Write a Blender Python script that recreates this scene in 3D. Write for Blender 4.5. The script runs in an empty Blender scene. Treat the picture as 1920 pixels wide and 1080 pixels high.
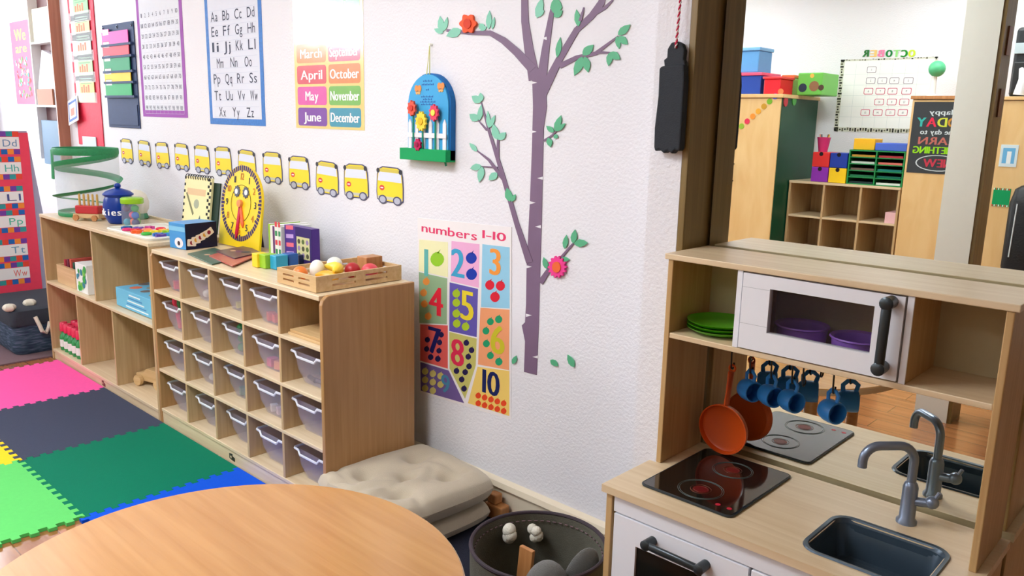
import bpy, math, random
from mathutils import Vector, Matrix
random.seed(7)
S = bpy.context.scene
COL = S.collection
PI = math.pi

# ------------------------------------------------------------------ camera
YAW, PITCH, ROLL, FPX = 0.748242166, -0.202615508, 0.0236018937, 1523.75485
CAMZ = 1.334
cy, sy, cp, sp, cr, sr = math.cos(YAW), math.sin(YAW), math.cos(PITCH), math.sin(PITCH), math.cos(ROLL), math.sin(ROLL)
FWD = Vector((-sy * cp, cy * cp, sp)); _r = Vector((cy, sy, 0)); _u = _r.cross(FWD)
RGT = cr * _r + sr * _u; UPV = -sr * _r + cr * _u
cam = bpy.data.cameras.new('camera'); cam.lens = FPX / 1920 * 36; cam.sensor_width = 36; cam.clip_start = .02
camo = bpy.data.objects.new('camera', cam); COL.objects.link(camo)
camo.matrix_world = Matrix(((RGT.x, UPV.x, -FWD.x, 0), (RGT.y, UPV.y, -FWD.y, 0), (RGT.z, UPV.z, -FWD.z, CAMZ), (0, 0, 0, 1)))
S.camera = camo

# ------------------------------------------------------------------ world, lights, exposure
wd = bpy.data.worlds.new('world'); S.world = wd; wd.use_nodes = True
bg = wd.node_tree.nodes['Background']; bg.inputs[0].default_value = (.86, .93, 1, 1); bg.inputs[1].default_value = 3.0

def area(name, loc, rot, sx, sy_, power, color):
    l = bpy.data.lights.new(name, 'AREA'); l.shape = 'RECTANGLE'; l.size = sx; l.size_y = sy_; l.energy = power; l.color = color
    o = bpy.data.objects.new(name, l); o.location = loc; o.rotation_euler = rot; COL.objects.link(o); return o

WIN = dict(x=-7.0, y0=-1.9, y1=.45, z0=2.05, z1=2.46)
WIN2 = dict(y0=.65, y1=1.65, z0=1.0, z1=2.4)
area('window_daylight', (-7.16, -.72, 2.26), (0, -PI / 2 + .12, 0), .5, 2.4, 95, (.90, .95, 1))
area('tall_window_daylight', (-7.16, 1.15, 1.7), (0, -PI / 2 + .1, 0), 1.4, 1.0, 30, (.90, .95, 1))
TROFFERS = [(-5.3, 1.3), (-5.6, -.9), (-2.2, .2), (-3.4, -1.4), (-1.3, -1.5)]  # all out of view; last three are added fill for kitchen and mirrored cabinets
CEIL = 2.5
S.view_settings.view_transform = 'Standard'; S.view_settings.look = 'None'
S.view_settings.exposure = 0.25; S.view_settings.gamma = 1
S.view_settings.use_curve_mapping = False
S.cycles.use_denoising = True
S.cycles.max_bounces = 8; S.cycles.transparent_max_bounces = 16; S.cycles.glossy_bounces = 5

# ------------------------------------------------------------------ measuring: pixel of the photo -> point on a known plane
def px(x, y, ax, val):
    d = RGT * ((x - 960) / FPX) - UPV * ((y - 540) / FPX) + FWD
    i = 'xyz'.index(ax)
    t = (val - (CAMZ if i == 2 else 0)) / d[i]
    p = d * t; return Vector((p.x, p.y, p.z + CAMZ))
MY = 1.855                                   # mirror plane
WY = 1.90                                    # long wall plane
def pv(x, y, yv):                            # seen in the mirror at depth yv -> the real point behind the camera
    p = px(x, y, 'y', yv); return Vector((p.x, 2 * MY - yv, p.z))
def wl(x, y): p = px(x, y, 'y', WY); return (p.x, p.z)

# ------------------------------------------------------------------ materials
def lin(c):
    return tuple(((v / 255) / 12.92 if v / 255 <= .04045 else ((v / 255 + .055) / 1.055) ** 2.4) for v in c)
MATS = {}
def mat(name, rgb, rough=.5, metal=0, vary=.06, scale=30, bump=0, bscale=200, spec=.5, coat=0, emit=0, sheen=0, alpha=1):
    if name in MATS: return MATS[name]
    m = bpy.data.materials.new(name); m.use_nodes = True; nt = m.node_tree; b = nt.nodes['Principled BSDF']
    c = lin(rgb)
    tc = nt.nodes.new('ShaderNodeTexCoord')
    if vary:
        n = nt.nodes.new('ShaderNodeTexNoise'); n.inputs['Scale'].default_value = scale; n.inputs['Detail'].default_value = 3
        nt.links.new(tc.outputs['Object'], n.inputs['Vector'])
        mx = nt.nodes.new('ShaderNodeMix'); mx.data_type = 'RGBA'
        mx.inputs['A'].default_value = (*[v * (1 - vary) for v in c], 1); mx.inputs['B'].default_value = (*[min(1, v * (1 + vary)) for v in c], 1)
        nt.links.new(n.outputs['Fac'], mx.inputs['Factor']); nt.links.new(mx.outputs['Result'], b.inputs['Base Color'])
    else: b.inputs['Base Color'].default_value = (*c, 1)
    b.inputs['Roughness'].default_value = rough; b.inputs['Metallic'].default_value = metal
    b.inputs['Specular IOR Level'].default_value = spec; b.inputs['Coat Weight'].default_value = coat
    b.inputs['Coat Roughness'].default_value = .08
    if sheen: b.inputs['Sheen Weight'].default_value = sheen
    if alpha < 1: b.inputs['Alpha'].default_value = alpha
    if emit:
        b.inputs['Emission Color'].default_value = (*c, 1); b.inputs['Emission Strength'].default_value = emit
    if bump:
        n2 = nt.nodes.new('ShaderNodeTexNoise'); n2.inputs['Scale'].default_value = bscale; n2.inputs['Detail'].default_value = 4
        nt.links.new(tc.outputs['Object'], n2.inputs['Vector'])
        bp = nt.nodes.new('ShaderNodeBump'); bp.inputs['Strength'].default_value = bump; bp.inputs['Distance'].default_value = .01
        nt.links.new(n2.outputs['Fac'], bp.inputs['Height']); nt.links.new(bp.outputs['Normal'], b.inputs['Normal'])
    MATS[name] = m; return m

def wood(name, rgb, rgb2, axis='x', rough=.4, fine=60, coat=.15, planks=None):
    if name in MATS: return MATS[name]
    m = bpy.data.materials.new(name); m.use_nodes = True; nt = m.node_tree; b = nt.nodes['Principled BSDF']
    tc = nt.nodes.new('ShaderNodeTexCoord'); mp = nt.nodes.new('ShaderNodeMapping')
    sc = {'x': (2.5, fine, fine), 'y': (fine, 2.5, fine), 'z': (fine, fine, 2.5)}[axis]
    mp.inputs['Scale'].default_value = sc
    n = nt.nodes.new('ShaderNodeTexNoise'); n.inputs['Scale'].default_value = 1; n.inputs['Detail'].default_value = 5; n.inputs['Distortion'].default_value = .6
    nt.links.new(tc.outputs['Object'], mp.inputs['Vector']); nt.links.new(mp.outputs['Vector'], n.inputs['Vector'])
    cr_ = nt.nodes.new('ShaderNodeValToRGB'); e = cr_.color_ramp.elements
    e[0].position = .3; e[0].color = (*lin(rgb2), 1); e[1].position = .68; e[1].color = (*lin(rgb), 1)
    nt.links.new(n.outputs['Fac'], cr_.inputs['Fac'])
    out = cr_.outputs['Color']
    if planks:
        br = nt.nodes.new('ShaderNodeTexBrick'); br.inputs['Scale'].default_value = 1
        br.inputs['Brick Width'].default_value = 1.2; br.inputs['Row Height'].default_value = planks; br.inputs['Mortar Size'].default_value = .002
        br.inputs['Color1'].default_value = (1, 1, 1, 1); br.inputs['Color2'].default_value = (.82, .82, .82, 1); br.inputs['Mortar'].default_value = (.45, .45, .45, 1)
        nt.links.new(tc.outputs['Object'], br.inputs['Vector'])
        mx = nt.nodes.new('ShaderNodeMix'); mx.data_type = 'RGBA'; mx.blend_type = 'MULTIPLY'; mx.inputs['Factor'].default_value = 1
        nt.links.new(out, mx.inputs['A']); nt.links.new(br.outputs['Color'], mx.inputs['B']); out = mx.outputs['Result']
    nt.links.new(out, b.inputs['Base Color']); b.inputs['Roughness'].default_value = rough; b.inputs['Coat Weight'].default_value = coat
    b.inputs['Coat Roughness'].default_value = .15
    MATS[name] = m; return m

def clear(name, rgb, mixf=.5, rough=.2):
    """thin see-through plastic or glass: part transparent, part glossy/diffuse"""
    if name in MATS: return MATS[name]
    m = bpy.data.materials.new(name); m.use_nodes = True; nt = m.node_tree; b = nt.nodes['Principled BSDF']
    b.inputs['Base Color'].default_value = (*lin(rgb), 1); b.inputs['Roughness'].default_value = rough
    n = nt.nodes.new('ShaderNodeTexNoise'); n.inputs['Scale'].default_value = 25
    mr = nt.nodes.new('ShaderNodeMapRange'); mr.inputs['To Min'].default_value = mixf - .04; mr.inputs['To Max'].default_value = mixf + .04
    nt.links.new(n.outputs['Fac'], mr.inputs['Value'])
    t = nt.nodes.new('ShaderNodeBsdfTransparent'); mx = nt.nodes.new('ShaderNodeMixShader')
    nt.links.new(mr.outputs['Result'], mx.inputs['Fac']); nt.links.new(t.outputs['BSDF'], mx.inputs[1]); nt.links.new(b.outputs['BSDF'], mx.inputs[2])
    nt.links.new(mx.outputs['Shader'], nt.nodes['Material Output'].inputs['Surface'])
    MATS[name] = m; return m

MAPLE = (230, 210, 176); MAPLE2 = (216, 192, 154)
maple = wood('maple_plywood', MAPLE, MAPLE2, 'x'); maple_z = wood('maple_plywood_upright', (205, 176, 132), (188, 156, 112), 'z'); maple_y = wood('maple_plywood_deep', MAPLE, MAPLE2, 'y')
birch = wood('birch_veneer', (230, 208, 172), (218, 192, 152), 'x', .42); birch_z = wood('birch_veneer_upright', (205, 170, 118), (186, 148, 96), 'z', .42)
beech = wood('beech_laminate', (200, 146, 84), (184, 128, 68), 'x', .24, 40, .4)
pine = wood('pine_wood', (222, 190, 140), (204, 166, 112), 'x', .5); pine_dark = wood('amber_wood', (196, 138, 84), (176, 116, 64), 'z', .5)
oak_trim = wood('olive_stained_wood', (140, 116, 66), (118, 96, 52), 'z', .45)
cab_wood = wood('honey_wood', (236, 200, 142), (226, 184, 122), 'z', .4, 12)
redwood = wood('reddish_wood', (184, 122, 96), (166, 104, 80), 'z', .5)
white = mat('white_laminate', (238, 240, 246), .35, vary=.015)
white_paint = mat('white_paint', (240, 240, 238), .5, vary=.02)
paper = mat('white_paper', (246, 246, 246), .6, vary=.01)
gun = mat('gunmetal_plastic', (58, 66, 70), .28, .55, .08)
steel = mat('grey_steel', (120, 132, 148), .25, .8, .05)
black = mat('black_plastic', (22, 24, 26), .35, vary=.1)
ink = mat('dark_ink', (40, 42, 60), .6, vary=.02)
def flat(rgb, rough=.55): return mat('print_%02x%02x%02x_%d' % (*rgb, int(rough * 100)), rgb, rough, vary=.02, spec=.2)
def gloss(rgb, rough=.25): return mat('plastic_%02x%02x%02x_%d' % (*rgb, int(rough * 100)), rgb, rough, vary=.04)

# ------------------------------------------------------------------ mesh building
class MB:
    def __init__(s): s.v = []; s.f = []; s.m = []
    def add(s, vs, fs, mi=0):
        k = len(s.v); s.v += [tuple(v) for v in vs]
        for f in fs: s.f.append([k + i for i in f]); s.m.append(mi)
        return s
    def box(s, x0, x1, y0, y1, z0, z1, mi=0):
        return s.add([(x, y, z) for x in (x0, x1) for y in (y0, y1) for z in (z0, z1)],
                     [(0, 1, 3, 2), (4, 6, 7, 5), (0, 4, 5, 1), (2, 3, 7, 6), (0, 2, 6, 4), (1, 5, 7, 3)], mi)
    def prism(s, pts, o, u, v, n, t, mi=0):
        o, u, v, n = Vector(o), Vector(u), Vector(v), Vector(n); k = len(pts)
        a = [o + u * p[0] + v * p[1] for p in pts]; b = [p + n * t for p in a]
        return s.add(a + b, [list(range(k))[::-1], list(range(k, 2 * k))] + [(i, (i + 1) % k, k + (i + 1) % k, k + i) for i in range(k)], mi)
    def face(s, pts, o, u, v, n, off=0, mi=0):
        o, u, v, n = Vector(o), Vector(u), Vector(v), Vector(n)
        return s.add([o + u * p[0] + v * p[1] + n * off for p in pts], [list(range(len(pts)))], mi)
    def lathe(s, prof, c=(0, 0, 0), n=28, axis=(0, 0, 1), mi=0, wob=None):
        c = Vector(c); ax = Vector(axis).normalized(); q = Vector((0, 0, 1)).rotation_difference(ax); vs = []; fs = []
        for j, (r, z) in enumerate(prof):
            for i in range(n):
                a = 2 * PI * i / n; vs.append(c + q @ Vector((r * math.cos(a), r * math.sin(a), z)))
        for j in range(len(prof) - 1):
            for i in range(n): fs.append((j * n + i, j * n + (i + 1) % n, (j + 1) * n + (i + 1) % n, (j + 1) * n + i))
        if prof[0][0] > 1e-6: fs.append(list(range(n))[::-1])
        if prof[-1][0] > 1e-6: fs.append([(len(prof) - 1) * n + i for i in range(n)])
        return s.add(vs, fs, mi)
    def cyl(s, a, b, r, n=16, mi=0, r2=None):
        a, b = Vector(a), Vector(b); d = (b - a).length
        return s.lathe([(r, 0), (r if r2 is None else r2, d)], a, n, b - a, mi)
    def tube(s, pts, r, n=8, closed=False, mi=0, flat_=None):
        P = [Vector(p) for p in pts]; k = len(P); vs = []; fs = []; ref = None
        for i in range(k):
            a = P[i - 1] if (i or closed) else P[i]; b = P[(i + 1) % k] if (i < k - 1 or closed) else P[i]
            t = (b - a).normalized()
            if ref is None: ref = Vector((0, 0, 1)) if abs(t.z) < .9 else Vector((1, 0, 0))
            e = ref - t * ref.dot(t)
            if e.length < 1e-4: e = t.orthogonal()
            e.normalize(); ref = e; g = t.cross(e)
            rr = r[i] if isinstance(r, (list, tuple)) else r
            r1, r2 = (rr, rr) if flat_ is None else (rr * flat_[0], rr * flat_[1])
            for j in range(n):
                an = 2 * PI * j / n; vs.append(P[i] + e * (r1 * math.cos(an)) + g * (r2 * math.sin(an)))
        for i in range(k if closed else k - 1):
            for j in range(n): fs.append((i * n + j, i * n + (j + 1) % n, ((i + 1) % k) * n + (j + 1) % n, ((i + 1) % k) * n + j))
        if not closed: fs += [list(range(n))[::-1], [(k - 1) * n + j for j in range(n)]]
        return s.add(vs, fs, mi)
    def ball(s, c, r, nu=16, nv=10, mi=0, f=None):
        rx, ry, rz = (r, r, r) if not isinstance(r, tuple) else r; c = Vector(c); vs = []; fs = []
        for j in range(1, nv):
            th = PI * j / nv
            for i in range(nu):
                a = 2 * PI * i / nu; p = Vector((rx * math.sin(th) * math.cos(a), ry * math.sin(th) * math.sin(a), -rz * math.cos(th)))
                if f: p *= f(a, th)
                vs.append(c + p)
        b0 = len(vs); vs += [c - Vector((0, 0, rz)), c + Vector((0, 0, rz))]
        for j in range(nv - 2):
            for i in range(nu): fs.append((j * nu + i, j * nu + (i + 1) % nu, (j + 1) * nu + (i + 1) % nu, (j + 1) * nu + i))
        for i in range(nu): fs += [(b0, (i + 1) % nu, i), (b0 + 1, (nv - 2) * nu + i, (nv - 2) * nu + (i + 1) % nu)]
        return s.add(vs, fs, mi)
    def xf(s, M):
        s.v = [tuple(M @ Vector(v)) for v in s.v]; return s

ORG = {}
def org(o): return ORG.get(o.name, Vector((0, 0, 0)))
def obj(name, mb, mats, parent=None, at=None, smooth=False, bevel=0, local=False):
    """link one mesh object; vertices are world positions unless local (then relative to the parent / to at)"""
    if not isinstance(mats, (list, tuple)): mats = [mats]
    base = org(parent) if parent else (Vector(at) if at is not None else Vector((0, 0, 0)))
    vs = mb.v if local else [tuple(Vector(v) - base) for v in mb.v]
    me = bpy.data.meshes.new(name); me.from_pydata(vs, [], mb.f)
    for m in mats: me.materials.append(m)
    for p, i in zip(me.polygons, mb.m): p.material_index = i; p.use_smooth = smooth
    me.validate(); me.update()
    if smooth: me.set_sharp_from_angle(angle=math.radians(42))
    o = bpy.data.objects.new(name, me); COL.objects.link(o)
    if parent: o.parent = parent; ORG[o.name] = base
    else: o.location = base; ORG[o.name] = base
    if bevel:
        b = o.modifiers.new('soft_edges', 'BEVEL'); b.width = bevel; b.segments = 2; b.limit_method = 'ANGLE'
    return o
def tag(o, label, cat, group=None):
    o['label'] = label; o['category'] = cat
    if group: o['group'] = group
    return o
def thing(name, label, cat, at=(0, 0, 0), group=None):
    o = bpy.data.objects.new(name, None); COL.objects.link(o); o.location = at; o.empty_display_size = .05; ORG[o.name] = Vector(at)
    return tag(o, label, cat, group)
def struct(name, mb, m, **k):
    o = obj(name, mb, m, **k)
    if not k.get('parent'): o['kind'] = 'structure'
    return o
def copy_tree(o, parent=None):
    c = o.copy(); COL.objects.link(c)
    if parent: c.parent = parent
    for ch in [x for x in bpy.data.objects if x.parent == o]: copy_tree(ch, c)
    return c

# text -> flat polygons
_G = {}
def glyph(ch):
    if ch not in _G:
        c = bpy.data.curves.new('g', 'FONT'); c.body = ch; c.size = 1; c.resolution_u = 3; c.fill_mode = 'FRONT'
        o = bpy.data.objects.new('g', c); me = o.to_mesh()
        _G[ch] = ([(v.co.x, v.co.y) for v in me.vertices], [list(p.vertices) for p in me.polygons])
        o.to_mesh_clear(); bpy.data.objects.remove(o); bpy.data.curves.remove(c)
    return _G[ch]
def text(mb, s, o, u, v, n, h, width=None, mi=0, off=.001, bold=0, gap=.1):
    """s centred at o; cap height h; stretched to width when given; mi may be a list of material slots, one per letter"""
    pen = 0; out = []
    for k, ch in enumerate(s):
        if ch == ' ': pen += .32; continue
        vs, fs = glyph(ch)
        if not vs: continue
        x0 = min(p[0] for p in vs); x1 = max(p[0] for p in vs)
        out.append(([(p[0] - x0 + pen, p[1]) for p in vs], fs, mi[k % len(mi)] if isinstance(mi, list) else mi)); pen += x1 - x0 + gap
    if not out: return
    W_ = pen - gap; k = h / .69; kx = k if width is None else width / W_
    o, u, v, n = Vector(o), Vector(u), Vector(v), Vector(n)
    for vs, fs, m in out:
        for dx in ((0,) if not bold else (-bold, 0, bold)):
            mb.add([o + u * ((p[0] - W_ / 2) * kx + dx * h) + v * ((p[1] - .345) * k) + n * (off + abs(dx) * .0004 + dx * .0002) for p in vs], fs, m)
UX, UZ, UY = Vector((1, 0, 0)), Vector((0, 0, 1)), Vector((0, 1, 0))
WO = Vector((0, WY, 0)); WN = Vector((0, -1, 0))
def rrect(w, h, r, n=5, cx=0, cyy=0):
    out = []
    for (sx, sy_, a0) in ((1, 1, 0), (-1, 1, 90), (-1, -1, 180), (1, -1, 270)):
        for i in range(n + 1):
            a = math.radians(a0 + 90 * i / n); out.append((cx + sx * (w / 2 - r) + r * math.cos(a), cyy + sy_ * (h / 2 - r) + r * math.sin(a)))
    return out
def disc(r, n=20, cx=0, cyy=0, ry=None): return [(cx + r * math.cos(2 * PI * i / n), cyy + (ry or r) * math.sin(2 * PI * i / n)) for i in range(n)]
def wpoly(mb, pts, t=.0015, off=0, mi=0):      # polygon given in photo pixels, laid on the long wall
    q = [wl(*p) for p in pts]
    ar = sum(q[i][0] * q[(i + 1) % len(q)][1] - q[(i + 1) % len(q)][0] * q[i][1] for i in range(len(q)))
    if ar < 0: q = q[::-1]
    return mb.prism(q, (0, WY - off - .0004, 0), UX, UZ, WN, t, mi)

# ================================================================== THE ROOM
XL, XR, YB = -7.0, 2.4, -2.29
floor_m = wood('floor_planks', (186, 124, 76), (160, 100, 58), 'x', .16, 30, .6, planks=.13)
wall_m = mat('textured_white_wall', (233, 233, 238), .75, vary=.015, scale=4, bump=.28, bscale=110)
ceil_m = mat('ceiling_white', (244, 244, 240), .8, vary=.02, bump=.2, bscale=60)
struct('floor', MB().box(XL - .2, XR + .2, YB - .2, 2.2, -.05, 0), floor_m)
struct('ceiling', MB().box(XL - .2, XR + .2, YB - .2, 2.2, CEIL, CEIL + .05), ceil_m)
struct('wall_back', MB().box(XL - .2, -1.15, WY, WY + .12, 0, CEIL), wall_m)
struct('wall_pier', MB().box(-1.155, -1.063, 1.74, WY + .12, 0, CEIL), wall_m)
struct('wall_alcove', MB().box(-1.063, XR + .2, 1.885, WY + .12, 0, CEIL), wall_m)
struct('wall_right', MB().box(XR, XR + .2, YB, 1.885, 0, CEIL), mat('low_bounce_tan', (150, 124, 98), .8, vary=.03))  # unseen wall, coloured darker to cut bounce light on right-facing sides
struct('wall_front', MB().box(XL - .2, XR + .2, YB - .12, YB, 0, CEIL), wall_m)
wlft = MB()
for y0, y1, z0, z1 in ((YB, WIN['y0'], 0, CEIL), (WIN['y0'], WIN['y1'], 0, WIN['z0']), (WIN['y0'], WIN['y1'], WIN['z1'], CEIL), (WIN['y1'], WIN2['y0'], 0, CEIL), (WIN2['y0'], WIN2['y1'], 0, WIN2['z0']), (WIN2['y0'], WIN2['y1'], WIN2['z1'], CEIL), (WIN2['y1'], 2.02, 0, CEIL)): wlft.box(XL - .15, XL, y0, y1, z0, z1)
struct('wall_left', wlft, wall_m)
w1 = struct('window_1', MB().box(XL - .08, XL - .074, WIN['y0'], WIN['y1'], WIN['z0'], WIN['z1']), clear('window_glass', (235, 245, 250), .06, .02))
wf = MB()
for yy in (WIN['y0'], -.75, WIN['y1'] - .05): wf.box(XL - .11, XL - .03, yy, yy + .05, WIN['z0'], WIN['z1'])
wf.box(XL - .11, XL + .02, WIN['y0'], WIN['y1'], WIN['z0'] - .03, WIN['z0']); wf.box(XL - .11, XL - .03, WIN['y0'], WIN['y1'], WIN['z1'] - .05, WIN['z1'])
obj('window_frame', wf, white_paint, w1)
w2 = struct('window_2', MB().box(XL - .08, XL - .074, WIN2['y0'], WIN2['y1'], WIN2['z0'], WIN2['z1']), MATS['window_glass'])
wf = MB()
for yy in (WIN2['y0'], WIN2['y1'] - .05): wf.box(XL - .11, XL - .03, yy, yy + .05, WIN2['z0'], WIN2['z1'])
for zz in (WIN2['z0'], WIN2['z1'] - .05): wf.box(XL - .11, XL - .03, WIN2['y0'] + .05, WIN2['y1'] - .05, zz, zz + .05)
obj('window_frame', wf, white_paint, w2)
base_m = mat('cream_baseboard', (226, 214, 190), .45, vary=.03)
bb = MB().box(XL, -1.155, 1.885, WY, 0, .105).prism([(0, .105), (.026, .105), (.02, .122), (0, .13)], (XL, WY, 0), (0, -1, 0), UZ, UX, -1.155 - XL)
struct('baseboard_back', bb, base_m)
struct('baseboard_pier', MB().box(-1.155, -1.063, 1.728, 1.74, 0, .12), base_m)
struct('trim_1', MB().box(-1.063, -1.045, 1.74, 1.885, 0, 2.3), oak_trim, bevel=.002)       # wooden jamb beside the mirror
struct('trim_2', MB().box(-1.063, 1.02, 1.74, 1.885, 2.28, 2.33), oak_trim)
# the post and open door in the room behind, seen in the mirror
pp = [pv(1815, 0, 4.02), pv(1878, 0, 4.02)]
PYF = 2 * MY - 4.02
struct('wall_post', MB().box(-1.094, -.952, PYF - .10, PYF, 0, CEIL), mat('pale_painted_post', (246, 246, 238), .6, vary=.02))
dj = MB().box(-.952, -.936, PYF - .16, PYF - .005, 0, CEIL)
d1 = struct('trim_3', dj, oak_trim)
for z in (1.72, 1.46): obj('hinge', MB().box(-.936, -.930, PYF - .12, PYF - .06, z - .06, z + .06), mat('worn_bronze', (120, 72, 50), .4, .6), d1)

# unseen ceiling troffers; last three added to brighten kitchen and mirror room
for i, (x, y) in enumerate(TROFFERS):
    t = thing('unseen_ceiling_light', 'unseen white ceiling light panel, number %s from the window' % ('one', 'two', 'three', 'four', 'five')[i], 'light', (x, y, CEIL), 'ceiling light panels')
    fr = MB(); fr.box(x - .63, x + .63, y - .33, y - .30, CEIL - .04, CEIL); fr.box(x - .63, x + .63, y + .30, y + .33, CEIL - .04, CEIL)
    fr.box(x - .63, x - .6, y - .3, y + .3, CEIL - .04, CEIL); fr.box(x + .6, x + .63, y - .3, y + .3, CEIL - .04, CEIL)
    obj('frame', fr, white_paint, t)
    obj('diffuser', MB().box(x - .6, x + .6, y - .3, y + .3, CEIL - .03, CEIL - .02), mat('lit_diffuser_%d' % i, (244, 249, 255), .5, vary=0, emit=[1.6, 3.5, 20, 8, 9][i]), t)

# ================================================================== FLOOR COVERINGS
def jigsaw(x0, x1, y0, y1, edges, tab=.010, n=24):
    """outline of one interlocking foam tile; edges: +1 / -1 / 0 for bottom, right, top, left (phase of the tabs)"""
    pts = []
    def side(a, b, nrm, ph):
        a, b, nrm = Vector(a), Vector(b), Vector(nrm); L = b - a
        if not ph: return
        for i in range(n):
            h = (tab if i % 2 == 0 else -tab) - .0004
            f0, f1 = i / n, (i + 1) / n; e = -.0011 * (1 if i % 2 == 0 else -1)
            pts.append(tuple(a + L * (f0 - (e if i else 0)) + nrm * h)); pts.append(tuple(a + L * (f1 + (e if i < n - 1 else 0)) + nrm * h))
    side((x0, y0), (x1, y0), (0, -1), edges[0]); side((x1, y0), (x1, y1), (1, 0), edges[1])
    side((x1, y1), (x0, y1), (0, 1), edges[2]); side((x0, y1), (x0, y0), (-1, 0), edges[3])
    return pts
gx = [-4.655, -4.018, -3.36, -2.722, -2.09]; gy = [.23, .862, 1.425]
def foam(nm, rgb, label, x0, x1, y0, y1, ed):
    m = mat('foam_' + nm, rgb, .8, vary=.05, scale=60, bump=.15, bscale=350, spec=.12)
    o = obj('foam_mat', MB().prism(jigsaw(x0, x1, y0, y1, ed), (0, 0, .001), UX, UY, UZ, .012), m, at=(x0, y0, 0))
    return tag(o, label, 'play mat', 'interlocking foam floor tiles')
foam('pink', (248, 92, 168), 'pink foam tile by the left end of the shelves', gx[0], gx[1], gy[1], gy[2], (1, 1, 0, 1))
foam('charcoal', (66, 72, 92), 'charcoal foam tile between the pink and dark green tiles', gx[1], gx[2], gy[1], gy[2], (1, 1, 0, 1))
foam('dark_green', (0, 118, 88), 'dark green foam tile in front of the tray cabinet', gx[2], gx[3], gy[1], gy[2], (1, 1, 0, 1))
foam('blue', (10, 84, 214), 'bright blue foam tile mostly hidden by the round table', gx[3], gx[4], gy[1], gy[2], (1, 1, 0, 1))
foam('yellow', (252, 212, 40), 'yellow foam tile, only a corner showing at the photo edge', gx[1], gx[2], gy[0], gy[1], (1, 1, 1, 1))
foam('light_green', (100, 208, 108), 'light green foam tile beside the yellow one', gx[2], gx[3], gy[0], gy[1], (1, 1, 1, 1))
tag(obj('rug', MB().prism(rrect(1.02, .94, .04, cx=-1.56, cyy=1.412), (0, 0, .0005), UX, UY, UZ, .007), mat('navy_rug_pile', (20, 24, 44), .95, vary=.2, scale=200, bump=.4, bscale=500), at=(-1.56, 1.33, 0)),
    'dark navy rug under the beige cushions and grey basket', 'rug')
tag(obj('entry_mat', MB().prism(rrect(.98, 1.0, .03, cx=-5.27, cyy=1.38), (0, 0, .0005), UX, UY, UZ, .008), mat('taupe_pile', (122, 98, 104), .95, vary=.15, scale=150, bump=.4, bscale=400), at=(-5.2, 1.38, 0)),
    'taupe carpet mat under the dark woven trunk', 'rug')

# ================================================================== LOW SHELVES
YF = 1.43; SD = .382
def board(nm, par, x0, x1, y0, y1, z0, z1, m, bev=.002): return obj(nm, MB().box(x0, x1, y0, y1, z0, z1), m, par, bevel=bev)
def emblem(par, x, z, y, col):                      # small dark emblem on the kick board
    e = MB(); e.prism([(-.02, .012), (.004, .016), (.004, -.012), (-.02, -.008)], (x, y, z), UX, UZ, WN, .0008)
    e.prism([(.006, .006), (.022, .003), (.022, -.012), (.006, -.012)], (x, y, z), UX, UZ, WN, .0008)
    e.prism([(-.012, .004), (-.002, .006), (-.002, -.004), (-.012, -.003)], (x, y - .0008, z), UX, UZ, WN, .0005, 1)
    obj('emblem', e, [col, maple], par)
# cubby shelf (left)
AX0, AX1, AH = -4.757, -3.415, .795
sa = thing('cubby_shelf', 'low maple cubby shelf of five open compartments, left of the tray cabinet', 'shelf', (AX0, YF, 0))
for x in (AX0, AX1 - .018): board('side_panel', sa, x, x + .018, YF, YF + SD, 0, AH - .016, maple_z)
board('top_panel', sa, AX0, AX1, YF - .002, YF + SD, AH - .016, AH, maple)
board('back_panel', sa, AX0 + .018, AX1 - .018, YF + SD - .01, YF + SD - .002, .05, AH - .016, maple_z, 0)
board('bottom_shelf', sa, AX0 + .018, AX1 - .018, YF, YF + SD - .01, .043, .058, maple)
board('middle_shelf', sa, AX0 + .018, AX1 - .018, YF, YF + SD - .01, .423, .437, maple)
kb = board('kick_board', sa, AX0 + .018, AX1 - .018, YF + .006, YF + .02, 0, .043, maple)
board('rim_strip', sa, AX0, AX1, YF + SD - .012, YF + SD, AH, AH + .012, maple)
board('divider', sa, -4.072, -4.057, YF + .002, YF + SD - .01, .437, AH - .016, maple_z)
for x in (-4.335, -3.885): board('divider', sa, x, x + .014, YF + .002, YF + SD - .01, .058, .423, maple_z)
emblem(kb, -4.06, .022, YF + .0055, flat((120, 60, 60)))
# tray cabinet (right)
BX0, BX1, BH = -3.412, -2.148, .775
sb = thing('tray_cabinet', 'low maple cabinet of twenty cubbies filled with clear trays', 'cabinet', (BX0, YF, 0))
endm_shaded = wood('maple_end_panel_shaded', (188, 144, 94), (172, 128, 78), 'z', .42)  # maple darkened: shade of the right end put into the colour
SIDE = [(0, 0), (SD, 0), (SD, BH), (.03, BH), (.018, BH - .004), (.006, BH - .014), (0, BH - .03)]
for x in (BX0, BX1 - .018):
    obj('side_panel', MB().prism(SIDE, (x, YF, 0), UY, UZ, UX, .018), endm_shaded, sb, bevel=.003)
board('top_panel', sb, BX0 + .018, BX1 - .018, YF + .001, YF + SD, BH - .018, BH - .001, maple)
board('back_panel', sb, BX0 + .018, BX1 - .018, YF + SD - .01, YF + SD - .002, .05, BH - .018, maple_z, 0)
board('bottom_shelf', sb, BX0 + .018, BX1 - .018, YF, YF + SD - .01, .06, .074, maple)
kb = board('kick_board', sb, BX0 + .018, BX1 - .018, YF + .004, YF + .018, 0, .06, maple)
emblem(kb, -2.79, .032, YF + .0035, flat((50, 52, 44)))
RZ = [.602, .429, .255, .074]; DIVX = []
SW = (BX1 - BX0 - .036)
for z in RZ[:3]: board('shelf', sb, BX0 + .018, BX1 - .018, YF + .001, YF + SD - .01, z - .013, z, maple)
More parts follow.
